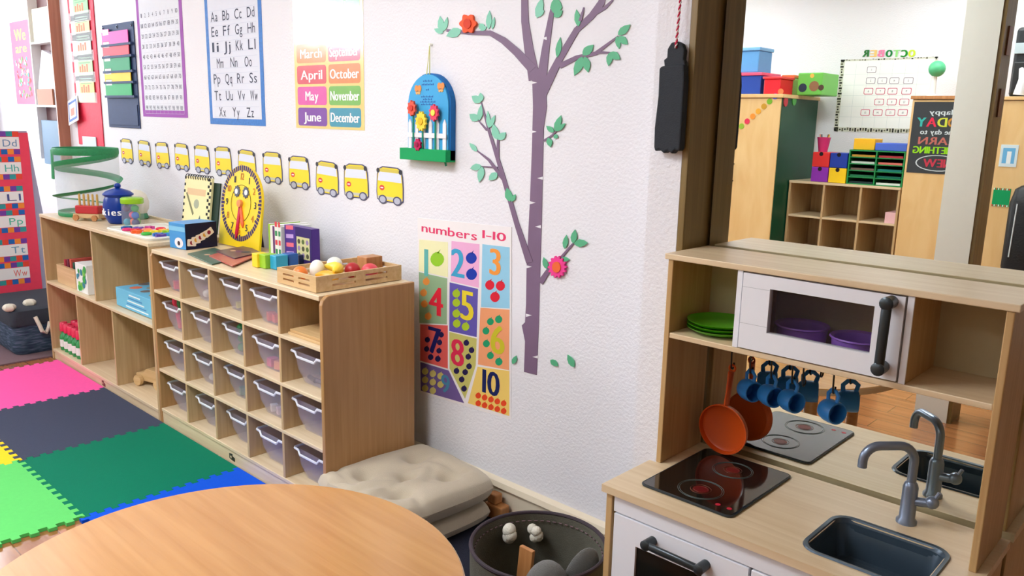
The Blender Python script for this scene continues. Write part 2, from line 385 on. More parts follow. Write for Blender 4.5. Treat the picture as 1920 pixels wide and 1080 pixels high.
for k in range(1, 5):
    x = BX0 + .018 + SW * k / 5; DIVX.append(x); board('divider', sb, x - .007, x + .007, YF + .002, YF + SD - .01, .074, BH - .018, maple_z)
CW = SW / 5
# trays
tray_m = clear('frosted_tray_plastic', (214, 208, 232), .2, .25); rim_m = clear('tray_rim_plastic', (238, 240, 250), .88, .15)
def make_tray():
    t = thing('storage_tray', '', 'tray', (0, 0, 0), 'clear trays in the cubby cabinet'); H = .118
    def ring(w, y0, y1, z, r=.014): return [(p[0], p[1] + (y0 + y1) / 2, z) for p in rrect(w, y1 - y0, r, 4)]
    lev = [ring(.150, .03, .31, .002), ring(.172, .012, .325, .05), ring(.188, .004, .332, H)]
    inn = [ring(.146, .032, .308, .005), ring(.168, .0145, .3225, .05), ring(.184, .0065, .3295, H)]
    b = MB(); k = len(lev[0]); vs = sum(lev, []) + sum(inn, []); fs = [list(range(k))[::-1], [3 * k + i for i in range(k)]]
    for a in (0, 1):
        for i in range(k):
            fs.append((a * k + i, a * k + (i + 1) % k, (a + 1) * k + (i + 1) % k, (a + 1) * k + i))
            fs.append(((a + 3) * k + (i + 1) % k, (a + 3) * k + i, (a + 4) * k + i, (a + 4) * k + (i + 1) % k))
    b.add(vs, fs); obj('bin', b, tray_m, t, smooth=True)
    rp = [(-.098, .004, H), (-.098, .33, H), (.098, .33, H), (.098, .004, H), (.09, -.003, H), (.064, -.005, H), (.052, -.007, H - .014), (-.052, -.007, H - .014), (-.064, -.005, H), (-.09, -.003, H)]
    obj('rim', MB().tube(rp, .0048, 8, True, flat_=(1.0, .8)), rim_m, t, smooth=True)
    return t
ROWN = ['top', 'second', 'third', 'bottom']; COLN = ['first', 'second', 'third', 'fourth', 'fifth']
proto = make_tray(); first = True; TR = {}
for r in range(4):
    for c in range(5):
        if r == 0 and c == 4: continue
        t = proto if first else copy_tree(proto); first = False
        p = (BX0 + .018 + CW * (c + .5) + (.004 if r % 2 else .0), YF + .022 + .006 * ((r * 3 + c) % 3), RZ[r])
        t.location = p; TR[(r, c)] = Vector(p)
        t['label'] = 'clear plastic tray in the %s row, %s column from the left of the tray cabinet' % (ROWN[r], COLN[c])
def bits(r, c, cols, n, shape='box', s=.022):
    """loose toys lying in one tray: cols = [(rgb, colour name)]"""
    p = TR[(r, c)]; z0 = .006
    for k in range(n):
        col, nmc = cols[k % len(cols)]; mb = MB(); a = (k % 3 - 1) * .045 + random.uniform(-.006, .006); d = .05 + (k // 3) % 3 * .055; z = z0 + (k // 9) * (s * 1.05) + .0005
        c0 = (p.x + a, p.y + d, p.z + z)
        if shape == 'box': mb.box(-s * .5, s * .5, -s * .5, s * .5, 0, s)
        elif shape == 'stick': mb.cyl((-.028, 0, s * .3), (.028, 0, s * .3), s * .3, 10)
        else: mb.ball((0, 0, s * .5), s * .5, 12, 8)
        mb.xf(Matrix.Translation(c0) @ Matrix.Rotation(random.uniform(-.4, .4), 4, 'Z'))
        nm = {'box': 'toy_block', 'stick': 'marker_pen', 'ball': 'toy_ball'}[shape]
        lb = '%s %s in the clear tray, %s row, %s column' % (nmc, nm.replace('_', ' '), ROWN[r], COLN[c])
        tag(obj(nm, mb, gloss(col), at=c0, smooth=shape != 'box', bevel=.002 if shape == 'box' else 0), lb, nm.split('_')[1], lb)
bits(0, 0, [((224, 60, 96), 'raspberry red')], 5, s=.034)
bits(0, 1, [((236, 232, 226), 'white')], 7, 'ball', .034)
bits(0, 2, [((214, 206, 120), 'pale yellow')], 4, s=.024)
bits(0, 3, [((232, 110, 110), 'coral')], 4, s=.03)
bits(1, 2, [((46, 150, 90), 'green'), ((40, 90, 190), 'blue'), ((230, 190, 60), 'yellow')], 24, 'ball', .036)
bits(1, 3, [((224, 96, 150), 'pink'), ((236, 150, 120), 'peach')], 6, s=.032)
bits(1, 4, [((40, 44, 66), 'dark'), ((70, 80, 110), 'slate blue')], 8, 'stick', .026)
bits(2, 1, [((226, 226, 230), 'pale grey')], 6, 'ball', .03)
bits(2, 3, [((230, 228, 226), 'off-white'), ((220, 200, 210), 'lilac')], 6, s=.026)
bits(2, 2, [((60, 140, 120), 'teal')], 5, s=.03)
# toys heaped above the tray in second row, first column
p = TR[(1, 0)]
heap = [((-.052, .036), (222, 44, 84), 'raspberry red'), ((.003, .034), (30, 110, 60), 'dark green'), ((.056, .038), (230, 60, 40), 'scarlet'), ((.03, .10), (246, 150, 40), 'orange'), ((-.035, .11), (240, 210, 70), 'yellow'), ((.05, .17), (200, 40, 50), 'crimson')]
for k, ((dx, dy), rgb, nm) in enumerate(heap):
    c0 = (p.x + dx * .86, p.y + dy + .016, p.z + .008); m = MB().lathe([(.0, 0), (.014, .002), (.016, .06), (.012, .088), (.019, .10), (.0225, .117), (.019, .136), (0, .146)], (0, 0, 0), 16)
    m.xf(Matrix.Translation(c0) @ Matrix.Rotation(.10, 4, 'X'))
    tag(obj('skittle', m, gloss(rgb), at=c0, smooth=True), '%s toy skittle standing out of the tray, second row, first column' % nm, 'toy')
tag(obj('wooden_board', MB().box(-2.385, -2.19, 1.45, 1.72, .6025, .612).box(-2.38, -2.2, 1.455, 1.70, .6125, .622), pine, at=(-2.29, 1.6, .602), bevel=.001), 'thin pale wooden boards lying in the only trayless cubby', 'board')

# ------------------------------------------------------------------ things in the cubby shelf
bxm = wood('toy_box_wood', (222, 190, 144), (206, 170, 120), 'x')
wb = thing('book_box', 'open wooden box of picture books in upper left cubby', 'box', (-4.52, 1.5, .437))
obj('box_body', MB().box(-4.66, -4.40, 1.46, 1.475, .438, .535).box(-4.66, -4.40, 1.70, 1.715, .438, .535).box(-4.66, -4.645, 1.475, 1.70, .438, .535).box(-4.415, -4.40, 1.475, 1.70, .438, .535).box(-4.645, -4.415, 1.475, 1.70, .438, .447), bxm, wb)
for k, (rgb, nm) in enumerate([((190, 60, 76), 'crimson'), ((120, 50, 70), 'plum'), ((214, 96, 84), 'coral'), ((44, 90, 74), 'bottle green'), ((70, 60, 80), 'slate')]):
    x = -4.635 + k * .042
    tag(obj('picture_book', MB().box(x, x + .022, 1.49, 1.66, .448, .56 + .006 * (k % 3)), flat(rgb), at=(x, 1.5, .448), bevel=.001), '%s picture book upright in the wooden box' % nm, 'book', 'picture books in the wooden box')
gbx = thing('snack_box', 'green and white patterned carton beside the wooden book box', 'box', (-4.30, 1.5, .437))
obj('carton', MB().box(-4.37, -4.22, 1.455, 1.56, .438, .585), flat((236, 240, 240)), gbx, bevel=.001)
pm = MB()
for k in range(16): pm.face(disc(random.uniform(.008, .02), 10, random.uniform(-.055, .055), random.uniform(.02, .13)), (-4.295, 1.455, .437), UX, UZ, WN, .0008 + .0001 * k, k % 3)
obj('printed_leaf', pm, [flat((60, 170, 80)), flat((130, 200, 90)), flat((60, 140, 160))], gbx)
pz = thing('puzzle_box', 'light blue puzzle box lying in the upper right cubby', 'box', (-3.75, 1.5, .437))
obj('box_lid', MB().box(-3.91, -3.52, 1.47, 1.66, .441, .528), [flat((112, 190, 226))], pz, bevel=.002)
obj('box_end', MB().box(-3.519, -3.515, 1.47, 1.66, .441, .528), flat((30, 128, 160)), pz)
pm = MB()
for k in range(5): pm.box(-3.80 + .01 * k, -3.56 - .02 * k, 1.4692, 1.4698, .452 + k * .014, .458 + k * .014, k % 2)
obj('printed_band', pm, [flat((226, 240, 246)), flat((70, 140, 200))], pz)
pm = MB()
for k in range(7): pm.prism(disc(.025 + .004 * (k % 3), 10, -3.88 + .055 * k, 1.56 + .03 * (-1) ** k), (0, 0, .528), UX, UY, UZ, .0008, k % 3)
obj('printed_scene', pm, [flat((120, 110, 108)), flat((226, 120, 90)), flat((150, 150, 140))], pz)
# dauber bottles
def bottle():
    t = thing('paint_bottle', '', 'bottle', (0, 0, 0), 'paint dauber bottles in the lower left cubby')
    obj('bottle_body', MB().lathe([(.022, 0), (.024, .004), (.024, .07), (.02, .085), (.013, .093), (.013, .105)], n=16), gloss((40, 150, 80)), t, smooth=True)
    obj('label_band', MB().lathe([(.0246, .02), (.0246, .06)], n=16), flat((232, 240, 232)), t, smooth=True)
    obj('cap', MB().lathe([(.02, .105), (.021, .108), (.019, .15), (.016, .153)], n=16), gloss((226, 50, 90)), t, smooth=True)
    return t
bt = bottle(); k = 0
for r_ in range(3):
    for c_ in range(6):
        b = bt if k == 0 else copy_tree(bt); k += 1
        b.location = (-4.68 + c_ * .058, 1.475 + r_ * .056, .0588)
        b['label'] = 'red-capped green paint bottle, %s from left, %s row of the bottle block' % (('first', 'second', 'third', 'fourth', 'fifth', 'sixth')[c_], ('front', 'middle', 'back')[r_])
# toy car
cq = px(260, 722, 'z', .06)
tc_ = thing('toy_car', 'plain wooden toy car in the lower right cubby', 'toy car', (cq.x, cq.y, .0588)); tc_.rotation_euler = (0, 0, .25)
obj('car_body', MB().prism([(-.035, .022), (.19, .022), (.19, .06), (.15, .064), (.12, .084), (.04, .084), (.02, .064), (-.03, .056)], (0, .012, 0), UX, UZ, UY, .07), pine, tc_, bevel=.004, local=True)
for x in (0, .14):
    for y in (-.008, .084): obj('wheel', MB().cyl((x, y, .026), (x, y + .018, .026), .026, 20), pine, tc_, bevel=.002, local=True)

# ================================================================== ON TOP OF THE CUBBY SHELF
AT = AH
# pop-up butterfly habitat: green coil, rings, zip strip and clear net
bh = thing('butterfly_habitat', 'tall clear net butterfly cage with a green spiral frame on the cubby shelf', 'pop-up cage', (-4.60, 1.625, AT))
cx, cyy = -4.58, 1.625; gm = mat('green_woven_tape', (40, 142, 88), .6, vary=.25, scale=120)
def ringp(z, r, n=40, dx=0): return [(cx + dx + r * math.cos(2 * PI * i / n), cyy + r * math.sin(2 * PI * i / n), z) for i in range(n)]
obj('top_ring', MB().tube(ringp(1.128, .155), .018, 8, True, flat_=(1, .14)), gm, bh, smooth=True)
obj('bottom_ring', MB().tube(ringp(AT + .013, .15), .012, 8, True, flat_=(1, .2)), gm, bh, smooth=True)
hl = [(cx + .153 * (.334 * math.cos(a) + .942 * math.sin(a)), cyy + .153 * (.942 * math.cos(a) - .334 * math.sin(a)), AT + .02 + (1.125 - AT - .02) * (1 - a / (4 * PI))) for a in [4 * PI * i / 90 for i in range(91)]]
obj('spiral_wire', MB().tube(hl, .020, 8, flat_=(1, .14)), gm, bh, smooth=True)
obj('net_wall', MB().lathe([(.152, AT + .012), (.153, 1.0), (.155, 1.132)], (cx, cyy, 0), 40), clear('fine_net', (196, 216, 212), .26, .4), bh, smooth=True)
zx = cx - .155 * .334; zy = cyy - .155 * .942
obj('zip_strip', MB().tube([(zx, zy, 1.135), (zx - .002, zy - .002, 1.05), (zx - .006, zy - .004, .985)], .018, 8, flat_=(1, .3)), gm, bh, smooth=True)
JT = AT + .0008
# red peg toy
pt = thing('peg_toy', 'red pull toy with yellow pegs beside the blue cookie jar', 'toy', (-4.33, 1.53, JT)); pt.rotation_euler = (0, 0, .62)
obj('base_board', MB().box(-.07, .07, -.03, .03, .012, .034), pine, pt, bevel=.003, local=True)
for x in (-.05, .05):
    for y in (-.041, .031): obj('wheel', MB().cyl((x, y, .015), (x, y + .01, .015), .015, 16), pine_dark, pt, local=True)
obj('block_row', MB().box(-.062, .062, -.024, .024, .034, .075), gloss((196, 44, 52)), pt, bevel=.006, local=True)
for k in range(5): obj('peg', MB().lathe([(.0055, 0), (.0055, .05), (.004, .056), (0, .058)], (-.048 + k * .024, 0, .075), 10), gloss((206, 170, 96)), pt, smooth=True, local=True)
# cookie jar
jx, jy = -4.135, 1.60
cj = thing('cookie_jar', 'cobalt blue lidded cookie jar with white lettering', 'jar', (jx, jy, JT))
blue = mat('cobalt_glaze', (12, 56, 150), .3, vary=.06, spec=.3)
obj('jar_body', MB().lathe([(.045, 0), (.052, .006), (.068, .04), (.072, .08), (.067, .115), (.06, .13), (.063, .138)], (jx, jy, JT), 36), blue, cj, smooth=True)
obj('lid', MB().lathe([(.069, .138), (.071, .144), (.055, .158), (.022, .170), (.0, .174)], (jx, jy, JT), 36), blue, cj, smooth=True)
obj('lid_knob', MB().ball((jx, jy, AT + .184), (.016, .016, .014)), blue, cj, smooth=True)
lt = MB(); s_ = 'Cookies'; a0 = math.radians(-68)
for k, ch in enumerate(s_):
    a = a0 + (k - 3.6) * .34; nn = Vector((math.cos(a), math.sin(a), 0)); uu = Vector((-math.sin(a), math.cos(a), 0))
    text(lt, ch, Vector((jx, jy, AT + .062)) + nn * .0715, uu, UZ, nn, .032, off=.003, bold=.07)
obj('lettering', lt, flat((240, 244, 250)), cj)
# clear jar of balls
kx, ky = -3.975, 1.60
pj_ = thing('pompom_jar', 'clear jar with lime green lid full of coloured balls', 'jar', (kx, ky, AT))
obj('jar_glass', MB().lathe([(.045, .002), (.05, .006), (.05, .105), (.046, .112)], (kx, ky, AT), 28), clear('clear_acrylic', (232, 240, 240), .14, .06), pj_, smooth=True)
obj('lid', MB().lathe([(.05, .112), (.052, .115), (.052, .135), (.046, .14)], (kx, ky, AT), 28), gloss((150, 206, 40)), pj_, smooth=True)
bc = [(232, 120, 96), 'coral', (120, 180, 60), 'leaf green', (40, 150, 180), 'turquoise', (60, 60, 110), 'indigo', (170, 200, 70), 'lime', (226, 90, 130), 'pink', (30, 100, 190), 'royal blue', (240, 190, 60), 'amber', (90, 60, 120), 'violet', (60, 160, 90), 'emerald']
for k in range(10):
    a = k * 2.1; rr = .026 if k % 5 else .0; z = AT + .022 + (k // 4) * .034
    tag(obj('craft_ball', MB().ball((kx + rr * math.cos(a), ky + rr * math.sin(a), z), .0175), gloss(bc[2 * k], .6), at=(kx, ky, z), smooth=True), '%s craft ball inside the lime-lidded clear jar' % bc[2 * k + 1], 'ball', 'balls in the clear jar')
# pale dome behind
DX = px(256, 402, 'y', 1.735).x
dm = thing('night_light', 'cream domed night light on a green base behind the clear jar', 'lamp', (DX, 1.735, JT))
obj('dome', MB().lathe([(.05, .03), (.062, .055), (.064, .09), (.052, .125), (.03, .143), (0, .15)], (DX, 1.735, JT), 30), mat('cream_translucent', (236, 230, 212), .5, vary=.02), dm, smooth=True)
obj('base', MB().lathe([(.055, 0), (.06, .006), (.05, .03)], (DX, 1.735, JT), 30), gloss((40, 130, 80)), dm, smooth=True)
# tray of foam shapes
ft = thing('craft_tray', 'shallow white tray of foam shapes at the shelf end', 'tray', (-3.62, 1.55, AT))
obj('tray_base', MB().prism(rrect(.46, .27, .03, cx=-3.70, cyy=1.59), (0, 0, AT + .0008), UX, UY, UZ, .006), mat('ivory_plastic', (240, 238, 226), .3, vary=.02), ft)
rp_ = [(p[0], p[1], AT + .010) for p in rrect(.46, .27, .03, cx=-3.70, cyy=1.59)]
obj('tray_rim', MB().tube(rp_, .005, 6, True), MATS['ivory_plastic'], ft, smooth=True)
fc = [((30, 140, 150), 'teal'), ((30, 80, 160), 'navy blue'), ((130, 90, 180), 'purple'), ((214, 40, 110), 'magenta'), ((230, 50, 60), 'red'), ((240, 100, 40), 'orange'), ((250, 160, 50), 'amber'), ((240, 220, 60), 'yellow'), ((150, 200, 40), 'lime'), ((60, 180, 60), 'green'), ((60, 150, 210), 'sky blue'), ((90, 60, 150), 'violet'), ((244, 130, 110), 'coral'), ((200, 60, 150), 'pink'), ((120, 200, 190), 'mint'), ((220, 30, 60), 'crimson'), ((255, 190, 90), 'peach'), ((40, 110, 190), 'blue')]
FX = [(-3.875, 1.53), (-3.845, 1.515), (-3.80, 1.55), (-3.80, 1.50), (-3.745, 1.515), (-3.70, 1.50), (-3.69, 1.55), (-3.645, 1.56), (-3.615, 1.60), (-3.62, 1.51), (-3.54, 1.58), (-3.52, 1.53), (-3.745, 1.565), (-3.80, 1.60), (-3.53, 1.64), (-3.735, 1.625), (-3.665, 1.61), (-3.56, 1.535)]
for k, ((rgb, nm), (x, y)) in enumerate(zip(fc, FX)):
    if k % 3 == 0: sh = 'ring'; m = MB().tube([(x + .017 * math.cos(a), y + .017 * math.sin(a), AT + .0125) for a in [2 * PI * i / 14 for i in range(14)]], .0062, 6, True)
    elif k % 3 == 1: sh = 'star'; m = MB().prism([(((.024 if i % 2 else .011)) * math.cos(PI * i / 5 + k), ((.024 if i % 2 else .011)) * math.sin(PI * i / 5 + k)) for i in range(10)], (x, y, AT + .0062), UX, UY, UZ, .014)
    else: sh = 'cross'; m = MB().prism([(-.007, -.022), (.007, -.022), (.007, -.007), (.022, -.007), (.022, .007), (.007, .007), (.007, .022), (-.007, .022), (-.007, .007), (-.022, .007), (-.022, -.007), (-.007, -.007)], (x, y, AT + .0062), UX, UY, UZ, .014)
    tag(obj('foam_shape', m, gloss(rgb, .5), at=(x, y, AT), smooth=sh == 'ring'), '%s foam %s on the shallow white tray' % (nm, sh), 'craft shape', 'foam shapes on the white tray')

# ================================================================== ON TOP OF THE TRAY CABINET
BT = BH
# card game box
gb = thing('game_box', 'blue and navy card game box standing on the tray cabinet', 'box', (-3.30, 1.56, BT))
g0, g1 = Vector((-3.335, 1.492, 0)), Vector((-3.262, 1.512, 0))
gz = BT + .108
GM = Matrix.Translation((-3.275, 1.525, BT + .0005)) @ Matrix.Rotation(.14, 4, 'Z')
gbm = MB().box(-.115, 0, 0, .15, 0, .108); gbm.xf(GM)
obj('box_side', gbm, flat((74, 152, 216), .35), gb, bevel=.001)
u_ = (GM.to_3x3() @ Vector((0, 1, 0))).normalized(); n_ = (GM.to_3x3() @ Vector((1, 0, 0))).normalized(); o_ = GM @ Vector((.0003, .075, .054)); u2 = n_; n2 = -u_; o2 = GM @ Vector((-.0575, -.0003, .054))
obj('front_print', MB().prism([(-.075, -.054), (.075, -.054), (.075, .054), (-.075, .054)], o_, u_, UZ, n_, .0012), flat((22, 26, 58), .35), gb)
pr = MB()
for k in range(5):
    M2 = Matrix.Rotation(-.1 + .16 * k, 2); pts = [tuple(M2 @ Vector(p) + Vector((-.048 + .021 * k, -.026 + .009 * k))) for p in rrect(.042, .03, .004, 3)]
    pr.face(pts, o_, u_, UZ, n_, .0016 + .0002 * k, 0); pr.face([tuple(M2 @ Vector(p) + Vector((-.048 + .021 * k, -.026 + .009 * k))) for p in disc(.009, 12)], o_, u_, UZ, n_, .0017 + .0002 * k, 1 + k % 2)
obj('printed_card', pr, [flat((240, 226, 214)), flat((150, 40, 60)), flat((220, 160, 60))], gb)
pr = MB().face(disc(.03, 18, .01, -.028, .022), o2, u2, UZ, n2, .0006, 0).face([(-.057, .02), (.057, .02), (.057, .04), (-.057, .04)], o2, u2, UZ, n2, .0006, 1).face(disc(.01, 10, .01, -.03), o2, u2, UZ, n2, .001, 2)
obj('printed_dog', pr, [flat((236, 232, 236)), flat((130, 196, 234)), flat((60, 50, 60))], gb)
# activity notebook leaning on the wall
nb = thing('activity_book', 'cream spiral-bound activity book with checkered border leaning behind the game box', 'book', (-3.43, 1.72, BT))
q0, q1 = px(352, 420, 'y', 1.77), px(396, 420, 'y', 1.77)
NM = Matrix.Translation((q0.x, 1.738, AT + .003)) @ Matrix.Rotation(.06, 4, 'Z') @ Matrix.Rotation(-.14, 4, 'X')
nw = q1.x - q0.x; nh = .25
def nbx(x0, x1, y0, y1, z0, z1): return MB().box(x0, x1, y0, y1, z0, z1).xf(NM)
obj('cover', nbx(0, nw, 0, .012, 0, nh), flat((240, 232, 176)), nb, bevel=.001)
ck = MB(); nck = 16
for k in range(nck):
    z = nh * (k + .1) / nck
    if k % 2: ck.box(0, .012, -.0008, 0, z, z + nh / nck * .8); ck.box(nw - .03, nw - .015, -.0008, 0, z, z + nh / nck * .8)
    else: ck.box(nw - .015, nw, -.0008, 0, z, z + nh / nck * .8)
ck.xf(NM); obj('checkered_border', ck, flat((24, 26, 24)), nb)
sp = MB()
for k in range(11):
    x = .012 + (nw - .024) * k / 10; sp.tube([(x, .006 + .010 * math.sin(a), nh - .002 + .012 * math.cos(a)) for a in [2 * PI * i / 10 for i in range(10)]], .002, 5, True)
sp.xf(NM); obj('spiral_binding', sp, black, nb, smooth=True)
pr = MB(); pr.box(.03, nw - .045, -.0008, 0, nh * .66, nh * .78, 0); pr.prism(disc(.022, 14, nw * .5, nh * .5), (0, 0, 0), (1, 0, 0), (0, 0, 1), (0, -1, 0), .0008, 1); pr.prism([(.02, .17), (.03, .175), (.10, .08), (.09, .07)], (0, 0, 0), (1, 0, 0), (0, 0, 1), (0, -1, 0), .0009, 2); pr.prism([(nw * .55, .03), (nw * .72, .03), (nw * .66, .075)], (0, 0, 0), (1, 0, 0), (0, 0, 1), (0, -1, 0), .0009, 3)
pr.xf(NM); obj('printed_tool', pr, [flat((228, 196, 150)), flat((170, 176, 150)), flat((130, 130, 96)), flat((90, 110, 100))], nb)
tag(obj('workbook', MB().box(nw - .012, nw + .045, .016, .022, 0, nh * .93).box(nw - .01, nw + .043, .022, .03, .002, nh * .92, 1).xf(NM), [flat((44, 64, 52)), paper], at=(q1.x, 1.75, BT)), 'dark green workbook edge poking out behind the cream activity book', 'book')
# learning clock
lc = thing('learning_clock', 'yellow learning clock with two red hands on the tray cabinet', 'clock', (-3.27, 1.735, BT))
yel = mat('clock_yellow', (250, 216, 30), .35, vary=.02)
CTOP = px(456, 311, 'y', 1.76).z; CBOT = px(456, 453, 'y', 1.735).z; cr0 = (CTOP - CBOT) / 2 * 1.02; CMX = px(455, 382, 'y', 1.745).x
chh = CTOP - BT
LM = Matrix.Translation((CMX, 1.715, BT + .003)) @ Matrix.Rotation(.02, 4, 'Z') @ Matrix.Rotation(-.12, 4, 'X')
u_, v_, n_ = (LM.to_3x3() @ Vector((1, 0, 0))), (LM.to_3x3() @ Vector((0, 0, 1))), (LM.to_3x3() @ Vector((0, -1, 0))); o_ = Vector(LM.translation)
cz = chh - cr0 + .004
outl = [(-cr0 * 1.02, 0), (cr0, 0), (cr0, cz * .95)] + [(cr0 * math.cos(a), cz + cr0 * math.sin(a)) for a in [PI * i / 24 for i in range(25)]] + [(-cr0, cz * .95)]
obj('face_board', MB().prism(outl, o_ - n_ * .012, u_, v_, n_, .012), yel, lc, bevel=.002)
ri = MB(); N = 60
for k in range(N):
    a0, a1 = 2 * PI * k / N, 2 * PI * (k + .78) / N; ra, rb = cr0 * .99, cr0 * (.86 if k % 5 else .82)
    ri.face([(rb * math.cos(a0), cz + rb * math.sin(a0)), (ra * math.cos(a0), cz + ra * math.sin(a0)), (ra * math.cos(a1), cz + ra * math.sin(a1)), (rb * math.cos(a1), cz + rb * math.sin(a1))], o_, u_, v_, n_, .0006, 0)
obj('minute_ring', ri, flat((64, 44, 96)), lc)
nm_ = MB()
for h in range(1, 13):
    a = PI / 2 - 2 * PI * h / 12; text(nm_, str(h), o_ + u_ * (cr0 * .70 * math.cos(a)) + v_ * (cz + cr0 * .70 * math.sin(a)), u_, v_, n_, cr0 * .17, mi=h % 2, bold=.05)
obj('numeral', nm_, [flat((196, 120, 30)), flat((40, 44, 60))], lc)
dr = MB(); dr.tube([o_ + u_ * (cr0 * .48 * math.cos(a)) + v_ * (cz + cr0 * .48 * math.sin(a)) + n_ * .0008 for a in [2 * PI * i / 40 for i in range(40)]], .0014, 5, True)
obj('inner_circle', dr, flat((120, 110, 40)), lc)
gr = MB()
for dx in (-.035, .035):
    gr.prism([((.026 if i % 2 else .020) * math.cos(2 * PI * i / 20), (.026 if i % 2 else .020) * math.sin(2 * PI * i / 20)) for i in range(20)], o_ + u_ * dx + v_ * (cz + cr0 * .30), u_, v_, n_, .003, 0)
    gr.prism(disc(.012, 14), o_ + u_ * (dx * 1.1) + v_ * (cz + cr0 * .30), u_, v_, n_, .0036, 1)
obj('gear_eye', gr, [flat((90, 96, 110)), flat((236, 240, 240))], lc)
def hand(tip, w, mi):
    d = Vector(tip).normalized(); p_ = Vector((-d.y, d.x))
    return MB().prism([tuple(p_ * w * .6), tuple(Vector(tip) * .85 + p_ * w), tuple(Vector(tip)), tuple(Vector(tip) * .85 - p_ * w), tuple(-p_ * w * .6)][::-1], o_ + v_ * cz, u_, v_, n_, .006)
obj('minute_hand', hand((-cr0 * .10, -cr0 * .93), .010, 0), gloss((206, 30, 70)), lc)
obj('hour_hand', hand((cr0 * .20, -cr0 * .62), .010, 0), gloss((240, 110, 60)), lc)
obj('hub', MB().cyl(o_ + v_ * cz, o_ + v_ * cz + n_ * .012, .016, 18), gloss((240, 150, 90)), lc)
obj('back_stand', MB().prism([(-.06, 0), (.06, 0), (.04, cz), (-.04, cz)], o_ - n_ * .013 + Vector((0, .075, 0)), u_, (v_ * .97 - UY * .16).normalized(), n_, .004), flat((60, 48, 84)), lc)
# booklets
for k, (rgb, nm, pts) in enumerate([((80, 110, 96), 'sage green', [(352, 477), (402, 466), (452, 484), (398, 497)]), ((186, 96, 84), 'brick red', [(392, 481), (438, 466), (478, 482), (436, 500)]), ((96, 66, 80), 'plum brown', [(405, 472), (462, 462), (488, 474), (440, 486)])]):
    z = BT + .0045 * k + .0005
    q = [px(x, y, 'z', z) for x, y in pts]; b = MB().prism([(p.x, p.y) for p in q], (0, 0, z), UX, UY, UZ, .004)
    t = obj('booklet', b, [flat(rgb, .3)], at=q[0]); tag(t, '%s booklet lying flat in front of the yellow clock' % nm, 'book', 'booklets before the clock')
    c = sum((Vector((p.x, p.y)) for p in q), Vector((0, 0))) / 4
    pr = MB()
    for j in range(3): pr.prism(disc(.012 + .004 * j, 9, c.x + (j - 1) * .03, c.y + (j - 1) * .012), (0, 0, z + .004), UX, UY, UZ, .0004, j)
    obj('printed_shape', pr, [flat((210, 170, 140)), flat((120, 80, 110)), flat((60, 70, 80))], t)
# colour blocks
for (pxx, rgb, nm, w, d) in [((474, 500), (250, 210, 40), 'yellow', .045, .045), ((488, 502), (150, 200, 40), 'lime green', .05, .05), ((508, 504), (40, 160, 200), 'sky blue', .05, .05), ((531, 500), (20, 90, 170), 'royal blue', .055, .04), ((552, 494), (28, 40, 84), 'navy', .045, .04)]:
    p = px(*pxx, 'z', BT); h = .052 if nm != 'navy' else .036
    tag(obj('number_block', MB().box(p.x - .005, p.x + w * .75, p.y, p.y + d, BT + .0005, BT + h), gloss(rgb, .4), at=p, bevel=.002), '%s toy block in the row before the upright boxes' % nm, 'block', 'coloured blocks on the tray cabinet')
# upright boxes and books
ux = px(505, 484, 'y', 1.70).x; UH = px(510, 421, 'y', 1.70).z - BT
for k, (rgb, nm, w, h) in enumerate([((150, 196, 60), 'lime green', .012, UH), ((226, 226, 214), 'off-white', .018, UH - .004), ((100, 60, 110), 'aubergine', .014, UH - .006), ((232, 236, 226), 'ivory', .024, UH), ((220, 226, 220), 'pale grey', .022, UH - .004)]):
    t = tag(obj('reading_book', MB().box(ux, ux + w, 1.70, 1.84, BT, BT + h).box(ux + .001, ux + w - .001, 1.702, 1.838, BT + h, BT + h + .001, 1), [flat(rgb), paper], at=(ux, 1.7, BT), bevel=.001), '%s upright book between the clock and purple box' % nm, 'book', 'upright books on the tray cabinet')
    if k in (3, 4):
        m = MB()
        for j in range(4): m.face([(ux + .004, BT + .02 + j * .036), (ux + w - .004, BT + .02 + j * .036), (ux + w - .004, BT + .04 + j * .036), (ux + .004, BT + .04 + j * .036)], (0, 1.70, 0), UX, UZ, WN, .0008, j % 2)
        obj('spine_print', m, [flat((60, 140, 90)), flat((210, 70, 80))], t)
    ux += w + .001
vb = thing('picture_box', 'purple game box with a photo grid standing at the book row end', 'box', (ux, 1.74, BT))
pw = px(585, 491, 'y', 1.715).x - ux; VH = px(565, 427, 'y', 1.715).z - BT
obj('box_body', MB().box(ux, ux + pw, 1.715, 1.752, BT, BT + VH), flat((78, 52, 140), .35), vb, bevel=.001)
pm = MB(); fx0 = ux + pw * .42
pm.face([(fx0, BT), (ux + pw, BT), (ux + pw, BT + VH), (fx0, BT + VH)], (0, 1.715, 0), UX, UZ, WN, .0006, 0)
pm.face([(fx0 + .008, BT + .018), (ux + pw - .012, BT + .018), (ux + pw - .012, BT + VH * .74), (fx0 + .008, BT + VH * .74)], (0, 1.715, 0), UX, UZ, WN, .0010, 1)
for i in range(3):
    for j in range(3): pm.face(disc(.010, 10, fx0 + .024 + i * (pw * .58 - .04) / 2.4, BT + .032 + j * (VH * .74 - .05) / 2), (0, 1.715, 0), UX, UZ, WN, .0014, 2 + (i + j) % 3)
for j in range(4): pm.face([(ux + .012, BT + .02 + .034 * j), (fx0 - .014, BT + .024 + .034 * j), (fx0 - .014, BT + .04 + .034 * j), (ux + .012, BT + .036 + .034 * j)], (0, 1.715, 0), UX, UZ, WN, .0009, 5 + j % 2)
obj('front_print', pm, [flat((52, 36, 100)), flat((206, 204, 150)), flat((90, 110, 60)), flat((150, 130, 170)), flat((80, 80, 60)), flat((190, 160, 220)), flat((226, 110, 130))], vb)
